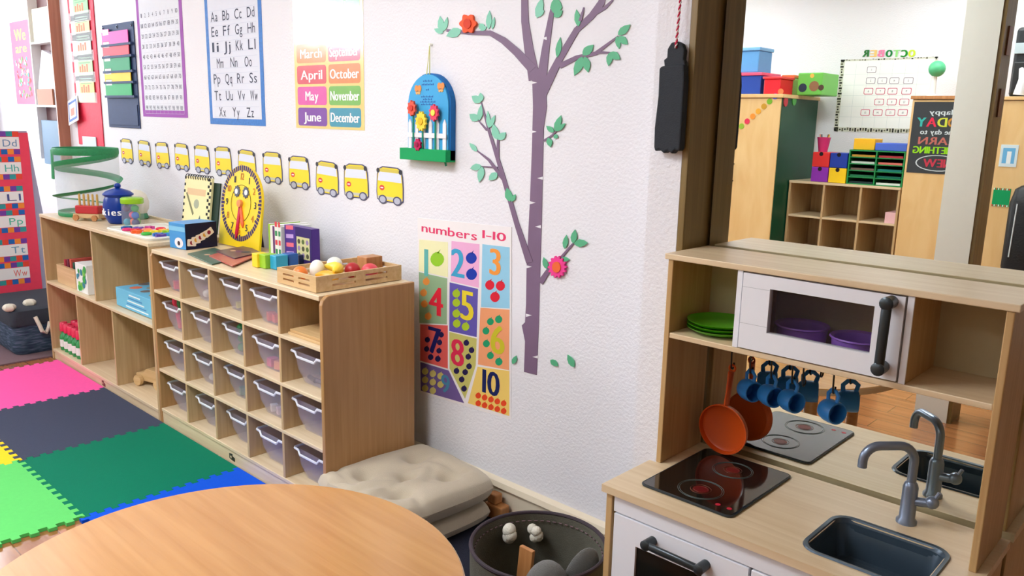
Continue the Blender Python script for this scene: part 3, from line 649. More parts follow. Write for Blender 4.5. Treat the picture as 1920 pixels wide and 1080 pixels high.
# slatted crate with play food
CA = [px(522, 541, 'z', BT), px(612, 549, 'z', BT), px(746, 520, 'z', BT)]
cx0, cx1, cy0, cy1 = -2.395, -2.205, 1.448, 1.80
cxm = px(520, 524, 'y', cy0).x
cx0 = cxm
cr_ = thing('slatted_crate', 'slatted pale wooden crate of play food at the cabinet corner', 'crate', ((cx0 + cx1) / 2, cy0, BT))
h0 = BT + .001
obj('crate_base', MB().box(cx0 + .009, cx1 - .009, cy0 + .009, cy1 - .009, h0, h0 + .006), pine, cr_)
def slatside(a, b, nrm):
    a, b, nrm = Vector(a), Vector(b), Vector(nrm); L = (b - a).length; d = (b - a).normalized(); m = MB()
    def pc(s0, s1, z0, z1): m.prism([(s0, z0), (s1, z0), (s1, z1), (s0, z1)], a, d, UZ, nrm, .009)
    for z0, z1 in ((0, .014), (.021, .031), (.038, .052)): pc(0, L, z0, z1)
    for s0, s1 in ((0, L * .16), (L * .44, L * .56), (L * .84, L)): pc(s0, s1, .014, .021); pc(s0, s1, .031, .038)
    return m
for a, b, n in (((cx0, cy0, h0), (cx1, cy0, h0), (0, 1, 0)), ((cx0, cy1, h0), (cx1, cy1, h0), (0, -1, 0)), ((cx0, cy0 + .0092, h0), (cx0, cy1 - .0092, h0), (1, 0, 0)), ((cx1, cy0 + .0092, h0), (cx1, cy1 - .0092, h0), (-1, 0, 0))):
    obj('slat_side', slatside(a, b, n), pine, cr_)
FZ = h0 + .0065
def food(nm, mb, rgb, lab, cat='play food', sm=True): tag(obj(nm, mb, gloss(rgb, .4), at=mb.v[0], smooth=sm), lab, cat)
def arc(c, r, a0, a1, z, n=12): return [(c[0] + r * math.cos(a0 + (a1 - a0) * i / n), c[1] + r * math.sin(a0 + (a1 - a0) * i / n), z) for i in range(n + 1)]
fx = (cx0 + cx1) / 2
food('toy_banana', MB().tube(arc((fx, 1.53), .07, .3, 2.2, FZ + .045), [.004, .012, .016, .018, .019, .02, .02, .02, .019, .018, .015, .01, .004], 10), (246, 204, 50), 'yellow toy banana on the heap in the slatted crate')
food('toy_banana', MB().tube(arc((fx + .03, 1.49), .07, .5, 2.4, FZ + .022), [.004, .012, .016, .018, .019, .02, .02, .02, .019, .018, .015, .01, .004], 10), (236, 170, 40), 'orange-yellow toy banana at the front of the slatted crate')
food('toy_egg', MB().ball((fx - .045, 1.56, FZ + .035), (.026, .026, .034)), (244, 244, 232), 'white toy egg in the slatted crate')
food('toy_egg', MB().ball((fx - .02, 1.615, FZ + .052), (.03, .026, .024)), (238, 240, 226), 'ivory toy egg near the yellow banana in the crate')
food('toy_apple', MB().ball((fx + .02, 1.66, FZ + .029), .028), (186, 40, 46), 'red toy apple in the middle of the slatted crate')
food('toy_tomato', MB().ball((cx1 - .05, 1.70, FZ + .03), (.03, .03, .026)), (226, 76, 88), 'pinkish red toy tomato at the crate back corner')
food('toy_orange', MB().ball((cx0 + .06, 1.50, FZ + .026), .026), (240, 130, 50), 'orange toy fruit at the left front of the crate')
tag(obj('toy_box', MB().box(fx - .02, fx + .035, 1.71, 1.78, FZ, FZ + .07), pine_dark, at=(fx, 1.71, FZ), bevel=.002), 'amber wooden toy box standing in the slatted crate', 'toy')
tag(obj('toy_cleaver', MB().prism([(0, 0), (.06, 0), (.06, .03), (0, .03)], (cx1 - .075, 1.66, FZ + .012), UX, UY, UZ, .008), flat((96, 90, 120)), at=(cx1 - .075, 1.66, FZ)), 'dusky purple toy slice beside the pinkish tomato', 'play food')

# ================================================================== THE LONG WALL
# ---- tree sticker
tr = thing('tree_sticker', 'plum brown tree wall sticker with green leaves and two flowers', 'wall sticker', (-1.6, WY - .0005, .9))
tk = mat('sticker_plum', (122, 98, 126), .5, vary=.12, scale=8)
trunk = [(1006, 120), (1024, 160), (1026, 200), (1020, 240), (1018, 330), (1016, 420), (1013, 520), (1011, 600), (1007, 703), (983, 697), (985, 640), (979, 610), (985, 604), (987, 570), (988, 500), (994, 380), (998, 280), (1000, 200), (998, 130)]
tm = MB(); wpoly(tm, trunk)
def ribbon(mb, pts, w, off=0):
    P = [Vector(p) for p in pts]; L = []; R = []
    for i, p in enumerate(P):
        t = (P[min(i + 1, len(P) - 1)] - P[max(i - 1, 0)]).normalized(); nn = Vector((-t.y, t.x)); ww = w[i] if isinstance(w, list) else w
        L.append(tuple(p + nn * ww / 2)); R.append(tuple(p - nn * ww / 2))
    for i in range(len(P) - 1): wpoly(mb, [L[i], L[i + 1], R[i + 1], R[i]], off=off)
obj('trunk', tm, tk, tr); OFB = .0002; OFL = .0008
for pts, w in [([(1003, 150), (992, 90), (985, 40), (984, -12)], [22, 17, 14, 12]), ([(1016, 150), (1024, 90), (1034, 30), (1037, 14)], [18, 14, 9, 7]), ([(1016, 178), (1050, 110), (1082, 56), (1110, 30), (1128, 6), (1132, -6)], [18, 13, 11, 12, 13, 10]), ([(1108, 30), (1136, 14), (1150, 0)], [8, 6, 3]),
               ([(1000, 130), (970, 98), (945, 76), (920, 62), (880, 62), (838, 57)], [18, 15, 13, 10, 7, 5]), ([(1050, 124), (1082, 108), (1118, 100), (1160, 68)], [10, 8, 7, 3]), ([(1118, 98), (1146, 99)], [6, 3]),
               ([(994, 492), (970, 420), (944, 330), (918, 246), (903, 192)], [13, 9, 8, 5, 2]), ([(934, 300), (935, 262)], [6, 4]), ([(914, 244), (898, 226)], [4, 2]), ([(945, 336), (918, 300), (895, 282)], [7, 5, 2]), ([(934, 314), (905, 312)], [3, 2]), ([(1014, 530), (1030, 506), (1052, 484), (1076, 456)], [11, 8, 5, 3]), ([(1021, 264), (1036, 254), (1044, 246)], [4, 3, 2]), ([(1089, 40), (1096, 14)], [6, 2])]:
    m = MB(); OFB = OFB + .00013; ribbon(m, pts, w, OFB); obj('branch', m, tk, tr)
nt_ = MB()
for x, y, s in [(999, 155, 1), (1017, 334, -1), (996, 380, 1), (1013, 425, -1), (989, 500, 1), (989, 591, 1), (1008, 669, -1), (1024, 72, -1), (998, 247, 1)]:
    wpoly(nt_, [(x - 2 * s, y - 3), (x + 9 * s, y), (x - 2 * s, y + 3)], .0004, .0016)
obj('bark_nick', nt_, wall_m, tr)
lf = mat('sticker_leaf', (86, 178, 132), .5, vary=.1, scale=12); lf2 = mat('sticker_leaf_pale', (130, 204, 176), .5, vary=.1, scale=12)
LEAVES = [((830, 62), (826, 30), 13), ((834, 58), (840, 32), 8), ((832, 62), (815, 54), 10), ((866, 56), (838, 68), 18), ((908, 55), (900, 44), 12), ((917, 55), (919, 20), 11), ((924, 55), (928, 32), 6), ((913, 50), (902, 58), 8),
          ((1008, 34), (1018, -4), 15), ((1005, 30), (1022, 20), 12), ((1044, 28), (1044, -6), 22), ((1040, 32), (1056, 20), 13), ((1086, 50), (1082, 18), 12), ((1046, 108), (1052, 70), 11),
          ((1160, 66), (1183, 46), 14), ((1162, 68), (1178, 84), 14), ((1158, 68), (1162, 92), 10), ((1094, 104), (1114, 84), 16), ((1094, 106), (1078, 142), 17), ((1098, 106), (1104, 136), 15), ((1146, 98), (1142, 124), 12), ((1146, 98), (1164, 112), 15),
          ((903, 192), (886, 180), 15), ((904, 190), (902, 174), 10), ((898, 226), (882, 214), 15), ((900, 226), (904, 196), 10), ((918, 240), (916, 208), 8), ((918, 240), (930, 216), 9), ((934, 262), (926, 232), 14), ((936, 262), (950, 248), 13),
          ((896, 284), (882, 268), 9), ((904, 311), (883, 316), 13), ((906, 312), (900, 342), 13), ((934, 324), (918, 338), 14), ((958, 378), (952, 352), 14), ((961, 378), (968, 364), 8),
          ((1040, 248), (1026, 236), 10), ((1042, 246), (1054, 216), 12), ((1044, 246), (1062, 231), 9), ((1040, 254), (1048, 258), 9), ((1030, 258), (1034, 276), 11),
          ((1076, 456), (1080, 430), 12), ((1078, 456), (1104, 455), 15), ((1060, 466), (1064, 440), 10), ((1027, 504), (1021, 482), 10), ((1052, 486), (1070, 486), 10),
          ((1034, 674), (1048, 686), 11), ((1078, 688), (1066, 664), 12), ((963, 682), (970, 666), 9)]
for (a, b, w) in LEAVES:
    A, B = Vector(a), Vector(b); d = B - A; nn = Vector((-d.y, d.x)).normalized() * w * .5; pts = []
    for t, k in ((0, 0), (.15, .6), (.4, 1), (.7, .75), (1, 0)): pts.append(A + d * t + nn * k)
    for t, k in ((.7, .75), (.4, 1), (.15, .6)): pts.append(A + d * t - nn * k)
    m = MB(); OFL += .00005; wpoly(m, [tuple(p) for p in pts], .002, OFL); obj('leaf', m, lf2 if a[1] < 330 and a[0] < 1030 else lf, tr)
def flower(c, r, rgb, rgb2, npet, par, ry=1.2):
    m = MB(); wpoly(m, [(c[0] + r * (1 + .14 * math.cos(npet * a)) * math.cos(a), c[1] + ry * r * (1 + .14 * math.cos(npet * a)) * math.sin(a)) for a in [2 * PI * i / 60 for i in range(60)]], .008, .002)
    f = obj('flower', m, flat(rgb), par); m = MB(); wpoly(m, [(c[0] + .5 * r * math.cos(a), c[1] + ry * .55 * r * math.sin(a)) for a in [2 * PI * i / 24 for i in range(24)]], .003, .010); obj('flower_centre', m, flat(rgb2), f); return f
flower((881, 45), 14, (240, 92, 50), (214, 66, 40), 6, tr); flower((1048, 500), 15.5, (240, 70, 150), (240, 110, 60), 14, tr)
# ---- numbers poster
def cp(x, y): return (770 + x / 2.77, 400 + y / 2.77)
npo = MB(); wpoly(npo, [cp(38, 22), cp(526, 72), cp(523, 1072), cp(48, 930)], .0015)
npb = tag(obj('numbers_poster', npo, flat((240, 236, 236), .45), at=(-2, WY, .75)), 'white numbers one to ten poster on the wall right of the tray cabinet', 'poster')
PANELS = [('1', [(48, 135), (196, 150), (196, 332), (45, 298)], (240, 238, 188), (84, 255), .046, (100, 182, 176)), ('2', [(215, 143), (360, 160), (356, 386), (210, 352)], (238, 178, 216), (248, 258), .048, (66, 164, 206)),
          ('3', [(375, 160), (516, 176), (516, 494), (368, 486)], (150, 206, 232), (442, 252), .046, (244, 156, 66)), ('4', [(45, 304), (192, 338), (190, 576), (48, 568)], (150, 182, 142), (134, 456), .050, (230, 44, 64)),
          ('5', [(205, 358), (352, 392), (345, 642), (203, 610)], (102, 92, 178), (296, 478), .050, (238, 218, 56)), ('6', [(365, 490), (516, 500), (513, 814), (352, 784)], (244, 166, 118), (455, 655), .048, (206, 196, 50)),
          ('7', [(52, 576), (195, 582), (195, 806), (52, 764)], (228, 98, 92), (128, 660), .044, (32, 32, 96)), ('8', [(203, 615), (345, 650), (340, 790), (285, 962), (205, 805)], (200, 196, 112), (246, 722), .048, (218, 50, 84)),
          ('9', [(53, 772), (200, 816), (280, 985), (55, 920)], (112, 92, 150), (184, 884), .034, (74, 136, 170)), ('10', [(350, 796), (515, 818), (515, 1052), (300, 985)], (242, 208, 112), (420, 880), .042, (26, 38, 94))]
NH = {'1': 140, '2': 146, '3': 135, '4': 146, '5': 152, '6': 146, '7': 136, '8': 136, '9': 92, '10': 122}
for s_, pts, rgb, c, h, crgb in PANELS:
    m = MB(); wpoly(m, [cp(*p) for p in pts], .0006, .0015); obj('number_panel', m, flat(rgb, .45), npb)
    m = MB(); q = wl(*cp(*c)); h = NH[s_] / 2.77; h = wl(cp(*c)[0], cp(*c)[1] - h / 2)[1] - wl(cp(*c)[0], cp(*c)[1] + h / 2)[1]; text(m, s_, (q[0], WY, q[1]), UX, UZ, WN, h, off=.0032, bold=.04); obj('numeral', m, flat(crgb, .45), npb)
APP = {(150, 205, 50): [(141, 238, 34)], (30, 60, 170): [(318, 232, 27), (319, 316, 27)], (222, 40, 60): [(414, 372, 23), (469, 376, 23), (441, 434, 24)], (236, 150, 70): [(84, 354, 17), (70, 412, 17), (74, 470, 17), (94, 534, 17)],
       (176, 206, 50): [(240, 416, 19), (240, 464, 19), (240, 520, 19), (242, 572, 19), (288, 588, 19)], (40, 160, 110): [(417, 562, 17), (460, 550, 18), (394, 610, 17), (396, 676, 17), (417, 738, 17), (461, 770, 18)],
       (40, 34, 80): [(162, 630, 13), (90, 656, 13), (153, 670, 13), (86, 704, 13), (150, 713, 13), (107, 746, 14), (144, 755, 14), (292, 672, 14), (319, 710, 14), (302, 744, 14), (306, 794, 14), (241, 818, 14), (286, 824, 14), (268, 862, 14), (280, 910, 14)],
       (206, 190, 110): [(78 + 40 * i, 820 + 44 * j + 12 * i, 16) for i in range(3) for j in range(3) if not (i == 2 and j > 1)], (232, 76, 40): [(354 + 33 * i, 946 + 40 * j + 10 * i, 14) for i in range(5) for j in range(2)]}
for rgb, L in APP.items():
    m = MB()
    for (x, y, r) in L:
        wpoly(m, [cp(x + r * 1.05 * math.cos(a), y + r * math.sin(a) * (1 + .12 * math.sin(a) ** 2)) for a in [2 * PI * i / 14 for i in range(14)]], .0004, .0022)
        wpoly(m, [cp(x - 2, y - r), cp(x + r * .5, y - r * 1.5), cp(x + r * .2, y - r * .85)], .0004, .0022)
        if r > 16: q = wl(*cp(x, y)); text(m, str(L.index((x, y, r)) + 1), (q[0], WY, q[1]), UX, UZ, WN, .009, off=.0028, mi=1)
    obj('printed_fruit', m, [flat(rgb, .45), flat((246, 240, 226), .45)], npb)
m = MB(); a, b = wl(*cp(60, 98)), wl(*cp(345, 128)); text(m, 'numbers', ((a[0] + b[0]) / 2, WY, (a[1] + b[1]) / 2 + .012), UX, UZ, WN, .030, b[0] - a[0], off=.002, bold=.05)
a, b = wl(*cp(376, 112)), wl(*cp(496, 120)); text(m, '1-10', ((a[0] + b[0]) / 2, WY, (a[1] + b[1]) / 2), UX, UZ, WN, .027, b[0] - a[0], off=.002, bold=.06)
obj('lettering', m, flat((226, 64, 110), .45), npb)
# ---- wall sheets: helper for an upright sheet given by two opposite corners
def sheet(nm, x0, x1, z0, z1, m, label, cat, t=.0015, off=0):
    return tag(obj(nm, MB().box(x0, x1, WY - off - t, WY - off, z0, z1), m, at=((x0 + x1) / 2, WY, z0)), label, cat)
def prnt(mb, x0, x1, z0, z1, off, mi=0, r=0):
    return mb.face(rrect(x1 - x0, z1 - z0, r, 3, (x0 + x1) / 2, (z0 + z1) / 2) if r else [(x0, z0), (x1, z0), (x1, z1), (x0, z1)], WO, UX, UZ, WN, off, mi)
# months poster
lam = mat('laminated_cream', (236, 214, 130), .16, vary=.06, bump=.06, bscale=14, coat=.8)
mx0, mx1, mz0, mz1 = -3.006, -2.541, 1.286, 2.06
mp_ = sheet('months_poster', mx0, mx1, mz0, mz1, lam, 'glossy poster of the twelve months in coloured boxes', 'poster')
MON = ['January', 'February', 'March', 'April', 'May', 'June', 'July', 'August', 'September', 'October', 'November', 'December']
MC = [(120, 90, 200), (70, 170, 180), (226, 150, 88), (222, 84, 96), (226, 88, 172), (124, 64, 166), (96, 180, 110), (130, 110, 200), (222, 92, 120), (222, 138, 78), (122, 188, 86), (60, 154, 180)]
bxz = [wl(575, y)[1] for y in (216, 178, 138, 98)]; rh = (bxz[3] - bxz[0]) / 3
for k in range(12):
    c_, r_ = k // 6, 5 - k % 6
    x0 = mx0 + .018 + c_ * .222; x1 = x0 + .206; z0 = bxz[0] + rh * r_ - .042; z1 = z0 + rh * .88
    m = MB(); prnt(m, x0, x1, z0, z1, .0019, 0, .012)
    text(m, MON[k], ((x0 + x1) / 2, WY, (z0 + z1) / 2), UX, UZ, WN, .036, min(.185, .03 * len(MON[k])), 1, .0023, bold=.05)
    g = mat('laminated_%02x%02x%02x' % MC[k], MC[k], .16, vary=.08, bump=.06, bscale=14, coat=.8)
    obj('month_box', m, [g, mat('laminated_white', (248, 248, 248), .16, vary=.01, coat=.8)], mp_)
m = MB(); text(m, 'Months', ((mx0 + mx1) / 2, WY, mz1 - .05), UX, UZ, WN, .05, .34, 0, .002, bold=.05); obj('lettering', m, flat((120, 90, 190), .2), mp_)
# alphabet poster
ax0, ax1, az0, az1 = -3.746, -3.248, 1.287, 1.99
blu = mat('poster_blue', (56, 122, 200), .7, vary=.25, scale=90)
ap = sheet('alphabet_poster', ax0, ax1, az0, az1, blu, 'white alphabet poster with a blue dotted border', 'poster')
obj('inner_sheet', prnt(MB(), ax0 + .028, ax1 - .028, az0 + .028, az1 - .028, .0018), flat((224, 228, 240), .75), ap)
ALPH = [['Aa', 'Bb', 'Cc', 'Dd'], ['Ee', 'Ff', 'Gg', 'Hh'], ['Ii', 'Jj', 'Kk', 'Ll'], ['Mm', 'Nn', 'Oo'], ['Pp', 'Qq', 'Rr', 'Ss'], ['Tt', 'Uu', 'Vv', 'Ww'], ['Xx', 'Yy', 'Zz']]
ay = [27, 56, 86, 117, 147, 179, 210]; m = MB(); ln = MB()
for row, y in zip(ALPH, ay):
    z = wl(435, y)[1]; n = len(row)
    for k, s_ in enumerate(row):
        x = (ax0 + ax1) / 2 + (k - (n - 1) / 2) * (.108 if n == 4 else .125); text(m, s_, (x, WY, z), UX, UZ, WN, .043, .062, 0, .0024, gap=.12)
    for dz in (-.024, .024): prnt(ln, ax0 + .045, ax1 - .045, z + dz, z + dz + .0012, .0021)
obj('lettering', m, flat((74, 80, 100), .75), ap); obj('guide_line', ln, flat((196, 204, 224), .4), ap)
# hundred chart
hx0, hx1, hz0, hz1 = -4.49, -3.975, 1.312, 2.0
hp = sheet('hundred_chart', hx0, hx1, hz0, hz1, flat((160, 84, 176), .7), 'purple-bordered white hundred number chart', 'poster')
obj('inner_sheet', prnt(MB(), hx0 + .03, hx1 - .03, hz0 + .034, hz1 - .09, .0018), flat((226, 230, 238), .75), hp)
m = MB(); ln = MB(); z9 = wl(305, 202)[1]; z0_ = wl(290, 26)[1]
for r_ in range(10):
    z = z0_ + (z9 - z0_) * r_ / 9
    for c_ in range(10):
        x = hx0 + .058 + (hx1 - hx0 - .116) * c_ / 9; text(m, str(r_ * 10 + c_ + 1), (x, WY, z), UX, UZ, WN, .021, .011 if r_ == 0 and c_ < 9 else .024, 0, .0024)
    prnt(ln, hx0 + .036, hx1 - .036, z - .0305, z - .0295, .0021)
for c_ in range(11): x = hx0 + .034 + (hx1 - hx0 - .068) * c_ / 10; prnt(ln, x - .0005, x + .0005, z9 - .03, z0_ + .03, .0021)
obj('numeral', m, flat((90, 94, 116), .75), hp); obj('grid_line', ln, flat((206, 208, 220), .4), hp)
# navy pocket chart with folders
nx0, nx1, nz0, nz1 = -4.95, -4.53, 1.247, 1.805
navy = mat('navy_nylon', (40, 62, 104), .7, vary=.12, scale=60, bump=.1, bscale=300)
nc = thing('pocket_chart', 'navy blue hanging pocket chart holding bright file folders', 'pocket chart', ((nx0 + nx1) / 2, WY, nz0))
obj('back_cloth', MB().box(nx0, nx1, WY - .006, WY - .001, nz0, nz1), navy, nc, bevel=.002)
PZ = [wl(212, y)[1] for y in (80, 102, 130, 150, 176)]
for z in PZ: obj('pocket', MB().box(nx0 + .012, nx1 - .012, WY - .022, WY - .019, z - .022, z - .010).box(nx0 + .012, nx0 + .015, WY - .019, WY - .006, z - .022, z - .010).box(nx1 - .015, nx1 - .012, WY - .019, WY - .006, z - .022, z - .010), navy, nc)
obj('lower_pocket', MB().box(nx0 + .012, nx1 - .012, WY - .010, WY - .007, nz0 + .015, PZ[4] - .06), navy, nc)
for x in (nx0 + .02, (nx0 + nx1) / 2, nx1 - .02): obj('grommet', MB().tube([(x + .008 * math.cos(a), WY - .0075, nz1 - .018 + .008 * math.sin(a)) for a in [2 * PI * i / 12 for i in range(12)]], .0022, 5, True), steel, nc)
for z, rgb, nm, h in zip(PZ, [(236, 90, 180), (226, 70, 90), (10, 150, 96), (250, 204, 20), (16, 168, 92)], ['pink', 'red', 'emerald', 'yellow', 'grass green'], (.09, .085, .095, .075, .10)):
    f = tag(obj('file_folder', MB().box(nx0 + .02, nx1 - .05, WY - .0175, WY - .0135, z - .0185, z + h * .62).box(nx0 + .03, nx0 + .12, WY - .0175, WY - .0135, z + h * .62, z + h * .62 + .016), flat(rgb), at=((nx0 + nx1) / 2, WY - .015, z - .045)), '%s file folder tucked in the navy pocket chart' % nm, 'folder', 'folders in the navy pocket chart')
    obj('tab_label', prnt(MB(), nx0 + .034, nx0 + .116, z + h * .62 - .016, z + h * .62 + .014, .0178), paper, f)
# red pocket chart with cards
rx0, rx1, rz0, rz1 = -5.44, -5.05, 1.132, 2.05
red = mat('red_nylon', (222, 30, 66), .65, vary=.12, scale=40, bump=.15, bscale=40)
rc = thing('pocket_chart', 'red hanging pocket chart holding printed cards, left of the navy one', 'pocket chart', ((rx0 + rx1) / 2, WY, rz0))
obj('back_cloth', MB().box(rx0, rx1, WY - .006, WY - .001, rz0, rz1), red, rc, bevel=.002)
CZ = [wl(160, y) for y in (38, 76, 112, 152, 190)]
for k, (x, z) in enumerate(CZ): obj('clear_pocket', MB().box(rx0 + .015, rx1 - .02, WY - .016, WY - .0145, z - .01, z + .05), clear('vinyl_pocket', (236, 240, 240), .12, .15), rc)
for k, ((x, z), rgb, nm) in enumerate(zip(CZ, [(150, 214, 150), (240, 206, 150), (200, 226, 206), (176, 222, 160), (244, 224, 130)], ['mint green', 'peach', 'pale sage', 'apple green', 'yellow'])):
    c = tag(obj('picture_card', MB().box(rx0 + .05, rx1 - .06, WY - .0125, WY - .0105, z - .005, z + .15), flat(rgb), at=(x, WY, z)), '%s printed card in the red pocket chart' % nm, 'card', 'cards in the red pocket chart')
    m = MB(); prnt(m, rx0 + .05, rx0 + .11, z + .002, z + .146, .0128, 0)
    for j in range(4): prnt(m, rx0 + .13 + .035 * j, rx0 + .155 + .035 * j, z + .05, z + .085 + .01 * (j % 2), .0128, 1); 
    for j in range(3): prnt(m, rx0 + .13, rx1 - .09, z + .10 + .014 * j, z + .105 + .014 * j, .0128, 2)
    obj('card_print', m, [paper, flat((232, 110, 70)), flat((110, 170, 120))], c)
lz = wl(140, 230)[1]
lf_ = tag(obj('leaflet', MB().box(-.085, .085, -.004, 0, 0, .15).xf(Matrix.Translation((-5.42, WY - .03, lz)) @ Matrix.Rotation(-.22, 4, 'Y') @ Matrix.Rotation(-.1, 4, 'X')), flat((236, 236, 240)), at=(-5.42, WY - .03, lz)), 'tilted white leaflet with a blue frame clipped to the red pocket chart', 'leaflet')
m = MB().box(-.07, .07, -.0048, -.0044, .015, .135, 0).box(-.055, .055, -.0053, -.0049, .03, .12, 1).box(-.03, .03, -.0058, -.0054, .045, .09, 2).xf(Matrix.Translation((-5.42, WY - .03, lz)) @ Matrix.Rotation(-.22, 4, 'Y') @ Matrix.Rotation(-.1, 4, 'X'))
obj('leaflet_print', m, [flat((70, 110, 180)), flat((236, 226, 220)), flat((226, 130, 110))], lf_)
z = wl(160, 274)[1]; tag(obj('folded_sheet', MB().box(-5.36, -5.15, WY - .012, WY - .008, z - .01, z + .06), flat((206, 226, 236)), at=(-5.25, WY, z)), 'pale blue folded sheet at the foot of the red pocket chart', 'paper')
# ---- twelve bus cut-outs
def bus():
    t = thing('bus_cutout', '', 'wall decoration', (0, 0, 0), 'paper bus cut-outs along the wall'); w, h = .162, .178; n = (0, -1, 0); o = (0, 0, 0)
    P = [(-.072, .0), (-.076, .04), (-.074, .09), (-.072, .135), (-.062, .165), (-.04, .178), (.045, .176), (.066, .164), (.074, .13), (.078, .07), (.078, .0), (.06, -.012), (-.05, -.01)]
    obj('outline', MB().prism(P, o, UX, UZ, n, .0012), flat((92, 92, 120)), t, local=True)
    In = [(p[0] * .93, p[1] * .93 + .006) for p in P]
    obj('bus_body', MB().prism(In, (0, -.0012, 0), UX, UZ, n, .0006), flat((250, 222, 56)), t, local=True)
    m = MB().face([(-.066, .10), (.068, .098), (.064, .146), (-.06, .148)], (0, 0, 0), UX, UZ, n, .0022)
    obj('windscreen', m, flat((222, 228, 244)), t, local=True)
    m = MB().face([(-.064, .148), (.066, .146), (.058, .164), (-.055, .165)], (0, 0, 0), UX, UZ, n, .0022); obj('roof_band', m, flat((214, 198, 90)), t, local=True)
    m = MB()
    for x in (-.064, .062): m.face(disc(.010, 8, x, .154, .014), (0, 0, 0), UX, UZ, n, .0025)
    obj('mirror_mark', m, flat((60, 60, 70)), t, local=True)
    m = MB().face(disc(.015, 8, -.042, .064), (0, 0, 0), UX, UZ, n, .0025, 0).face([(-.05, .061), (-.034, .061), (-.034, .067), (-.05, .067)], (0, 0, 0), UX, UZ, n, .0028, 1)
    obj('stop_sign', m, [flat((222, 80, 70)), paper], t, local=True)
    obj('bumper', MB().face([(-.066, .004), (.07, .002), (.07, .018), (-.066, .02)], (0, 0, 0), UX, UZ, n, .0022), flat((206, 206, 190)), t, local=True)
    for x in (-.038, .044):
        m = MB().prism(disc(.024, 18, x, .002), (0, 0, 0), UX, UZ, n, .0026, 0).face(disc(.017, 16, x, .002), (0, 0, 0), UX, UZ, n, .003, 1); obj('wheel', m, [flat((86, 88, 112)), flat((186, 190, 206))], t, local=True)
    return t
BUS = [(238, 282), (271, 286), (305, 290), (341, 293), (379, 297), (419, 301), (463, 308), (511, 313), (561, 322), (613, 333), (668, 339), (731, 346)]
bp = bus()
for ch in bp.children:
    for v in ch.data.vertices: v.co.z *= .70; v.co.x *= 1.04
for k, (x, y) in enumerate(BUS):
    b = bp if k == 0 else copy_tree(bp); q = wl(x, y); b.location = (q[0], WY - .0006, q[1] - .059); b.rotation_euler = (0, .03 * math.sin(k * 2.3), 0)
    b['label'] = 'yellow paper bus cut-out on the wall, %s from the left of the row' % ('first second third fourth fifth sixth seventh eighth ninth tenth eleventh twelfth'.split()[k])
# ---- arched garden sign
def gp(x, y): return px(740 + x / 4.32, 70 + y / 4.32, 'y', WY - .03)
ga, gb_ = gp(105, 940), gp(440, 940); gtop = gp(290, 288).z; gw = gb_.x - ga.x; gcx = (ga.x + gb_.x) / 2; gzb = gp(260, 985).z
gs = thing('garden_sign', 'blue arched garden sign with flowers and picket fence hanging on the wall', 'wall sign', (gcx, WY, gzb))
def arch(w, h, cxx=0): return [(cxx - w / 2, 0), (cxx + w / 2, 0), (cxx + w / 2, h - w / 2)] + [(cxx + w / 2 * math.cos(a), h - w / 2 + w / 2 * math.sin(a)) for a in [PI * i / 20 for i in range(1, 20)]] + [(cxx - w / 2, h - w / 2)]
gh = gtop - gzb
obj('back_board', MB().prism(arch(gw, gh), (gcx, WY - .001, gzb), UX, UZ, WN, .022), flat((30, 110, 180)), gs)
obj('front_board', MB().prism(arch(gw * .96, gh * .985), (gcx - .002, WY - .0232, gzb), UX, UZ, WN, .006), flat((70, 170, 226)), gs)
obj('grass_base', MB().box(gcx - gw * .62, gcx + gw * .5, WY - .045, WY - .0005, gzb - .006, gzb + .034), flat((0, 160, 90)), gs, bevel=.001)
fm = MB()
for k in range(6):
    x = gcx - gw * .42 + k * gw * .165; fm.prism([(x - .008, .034), (x + .008, .034), (x + .008, .12), (x, .135), (x - .008, .12)], (0, WY - .0295, gzb), UX, UZ, WN, .004)
fm.box(gcx - gw * .46, gcx + gw * .46, WY - .037, WY - .0337, gzb + .072, gzb + .088)
obj('picket_fence', fm, flat((240, 240, 244)), gs)
for (x, y, r, c1, c2, n_p) in [(168, 575, .020, (226, 92, 70), (214, 60, 50), 9), (243, 680, .025, (250, 216, 70), (236, 190, 40), 12), (347, 612, .021, (236, 70, 100), (246, 226, 90), 10), (215, 870, .016, (196, 30, 90), (150, 20, 70), 8)]:
    q = gp(x, y); m = MB().prism([(r * (1.15 if i % 2 else .88) * math.cos(PI * i / n_p), r * 1.2 * (1.15 if i % 2 else .88) * math.sin(PI * i / n_p)) for i in range(2 * n_p)], (q.x, WY - .041, q.z), UX, UZ, WN, .008)
    f = obj('flower', m, flat(c1), gs); obj('flower_centre', MB().prism(disc(r * .5, 14), (q.x, WY - .0492, q.z), UX, UZ, WN, .003), flat(c2), f)
    obj('stem', MB().box(q.x - .003, q.x + .003, WY - .041, WY - .038, gzb + .03, q.z), flat((20, 140, 110)), gs)
for (x, y) in [(190, 425), (375, 405)]:
    q = gp(x, y); m = MB()
    for s in (-1, 1): m.prism(disc(.009, 10, s * .008, .004, .012), (q.x, WY - .0293, q.z), UX, UZ, WN, .002, 0); m.prism(disc(.006, 10, s * .006, -.010), (q.x, WY - .0293, q.z), UX, UZ, WN, .002, 1)
    obj('butterfly', m, [flat((236, 150, 80)), flat((240, 190, 120))], gs)
m = MB()
for k, (w, z) in enumerate([(.05, .90), (.065, .86), (.02, .80), (.07, .72), (.05, .69), (.08, .66), (.07, .63)]):
    n = int(w / .008)
    for j in range(n): m.face([(gcx - w / 2 + j * .008, gzb + gh * z), (gcx - w / 2 + j * .008 + .005, gzb + gh * z), (gcx - w / 2 + j * .008 + .005, gzb + gh * z + .004 + .003 * (j % 2)), (gcx - w / 2 + j * .008, gzb + gh * z + .004)], WO, UX, UZ, WN, .0296)
obj('faint_script', m, flat((40, 90, 170)), gs)
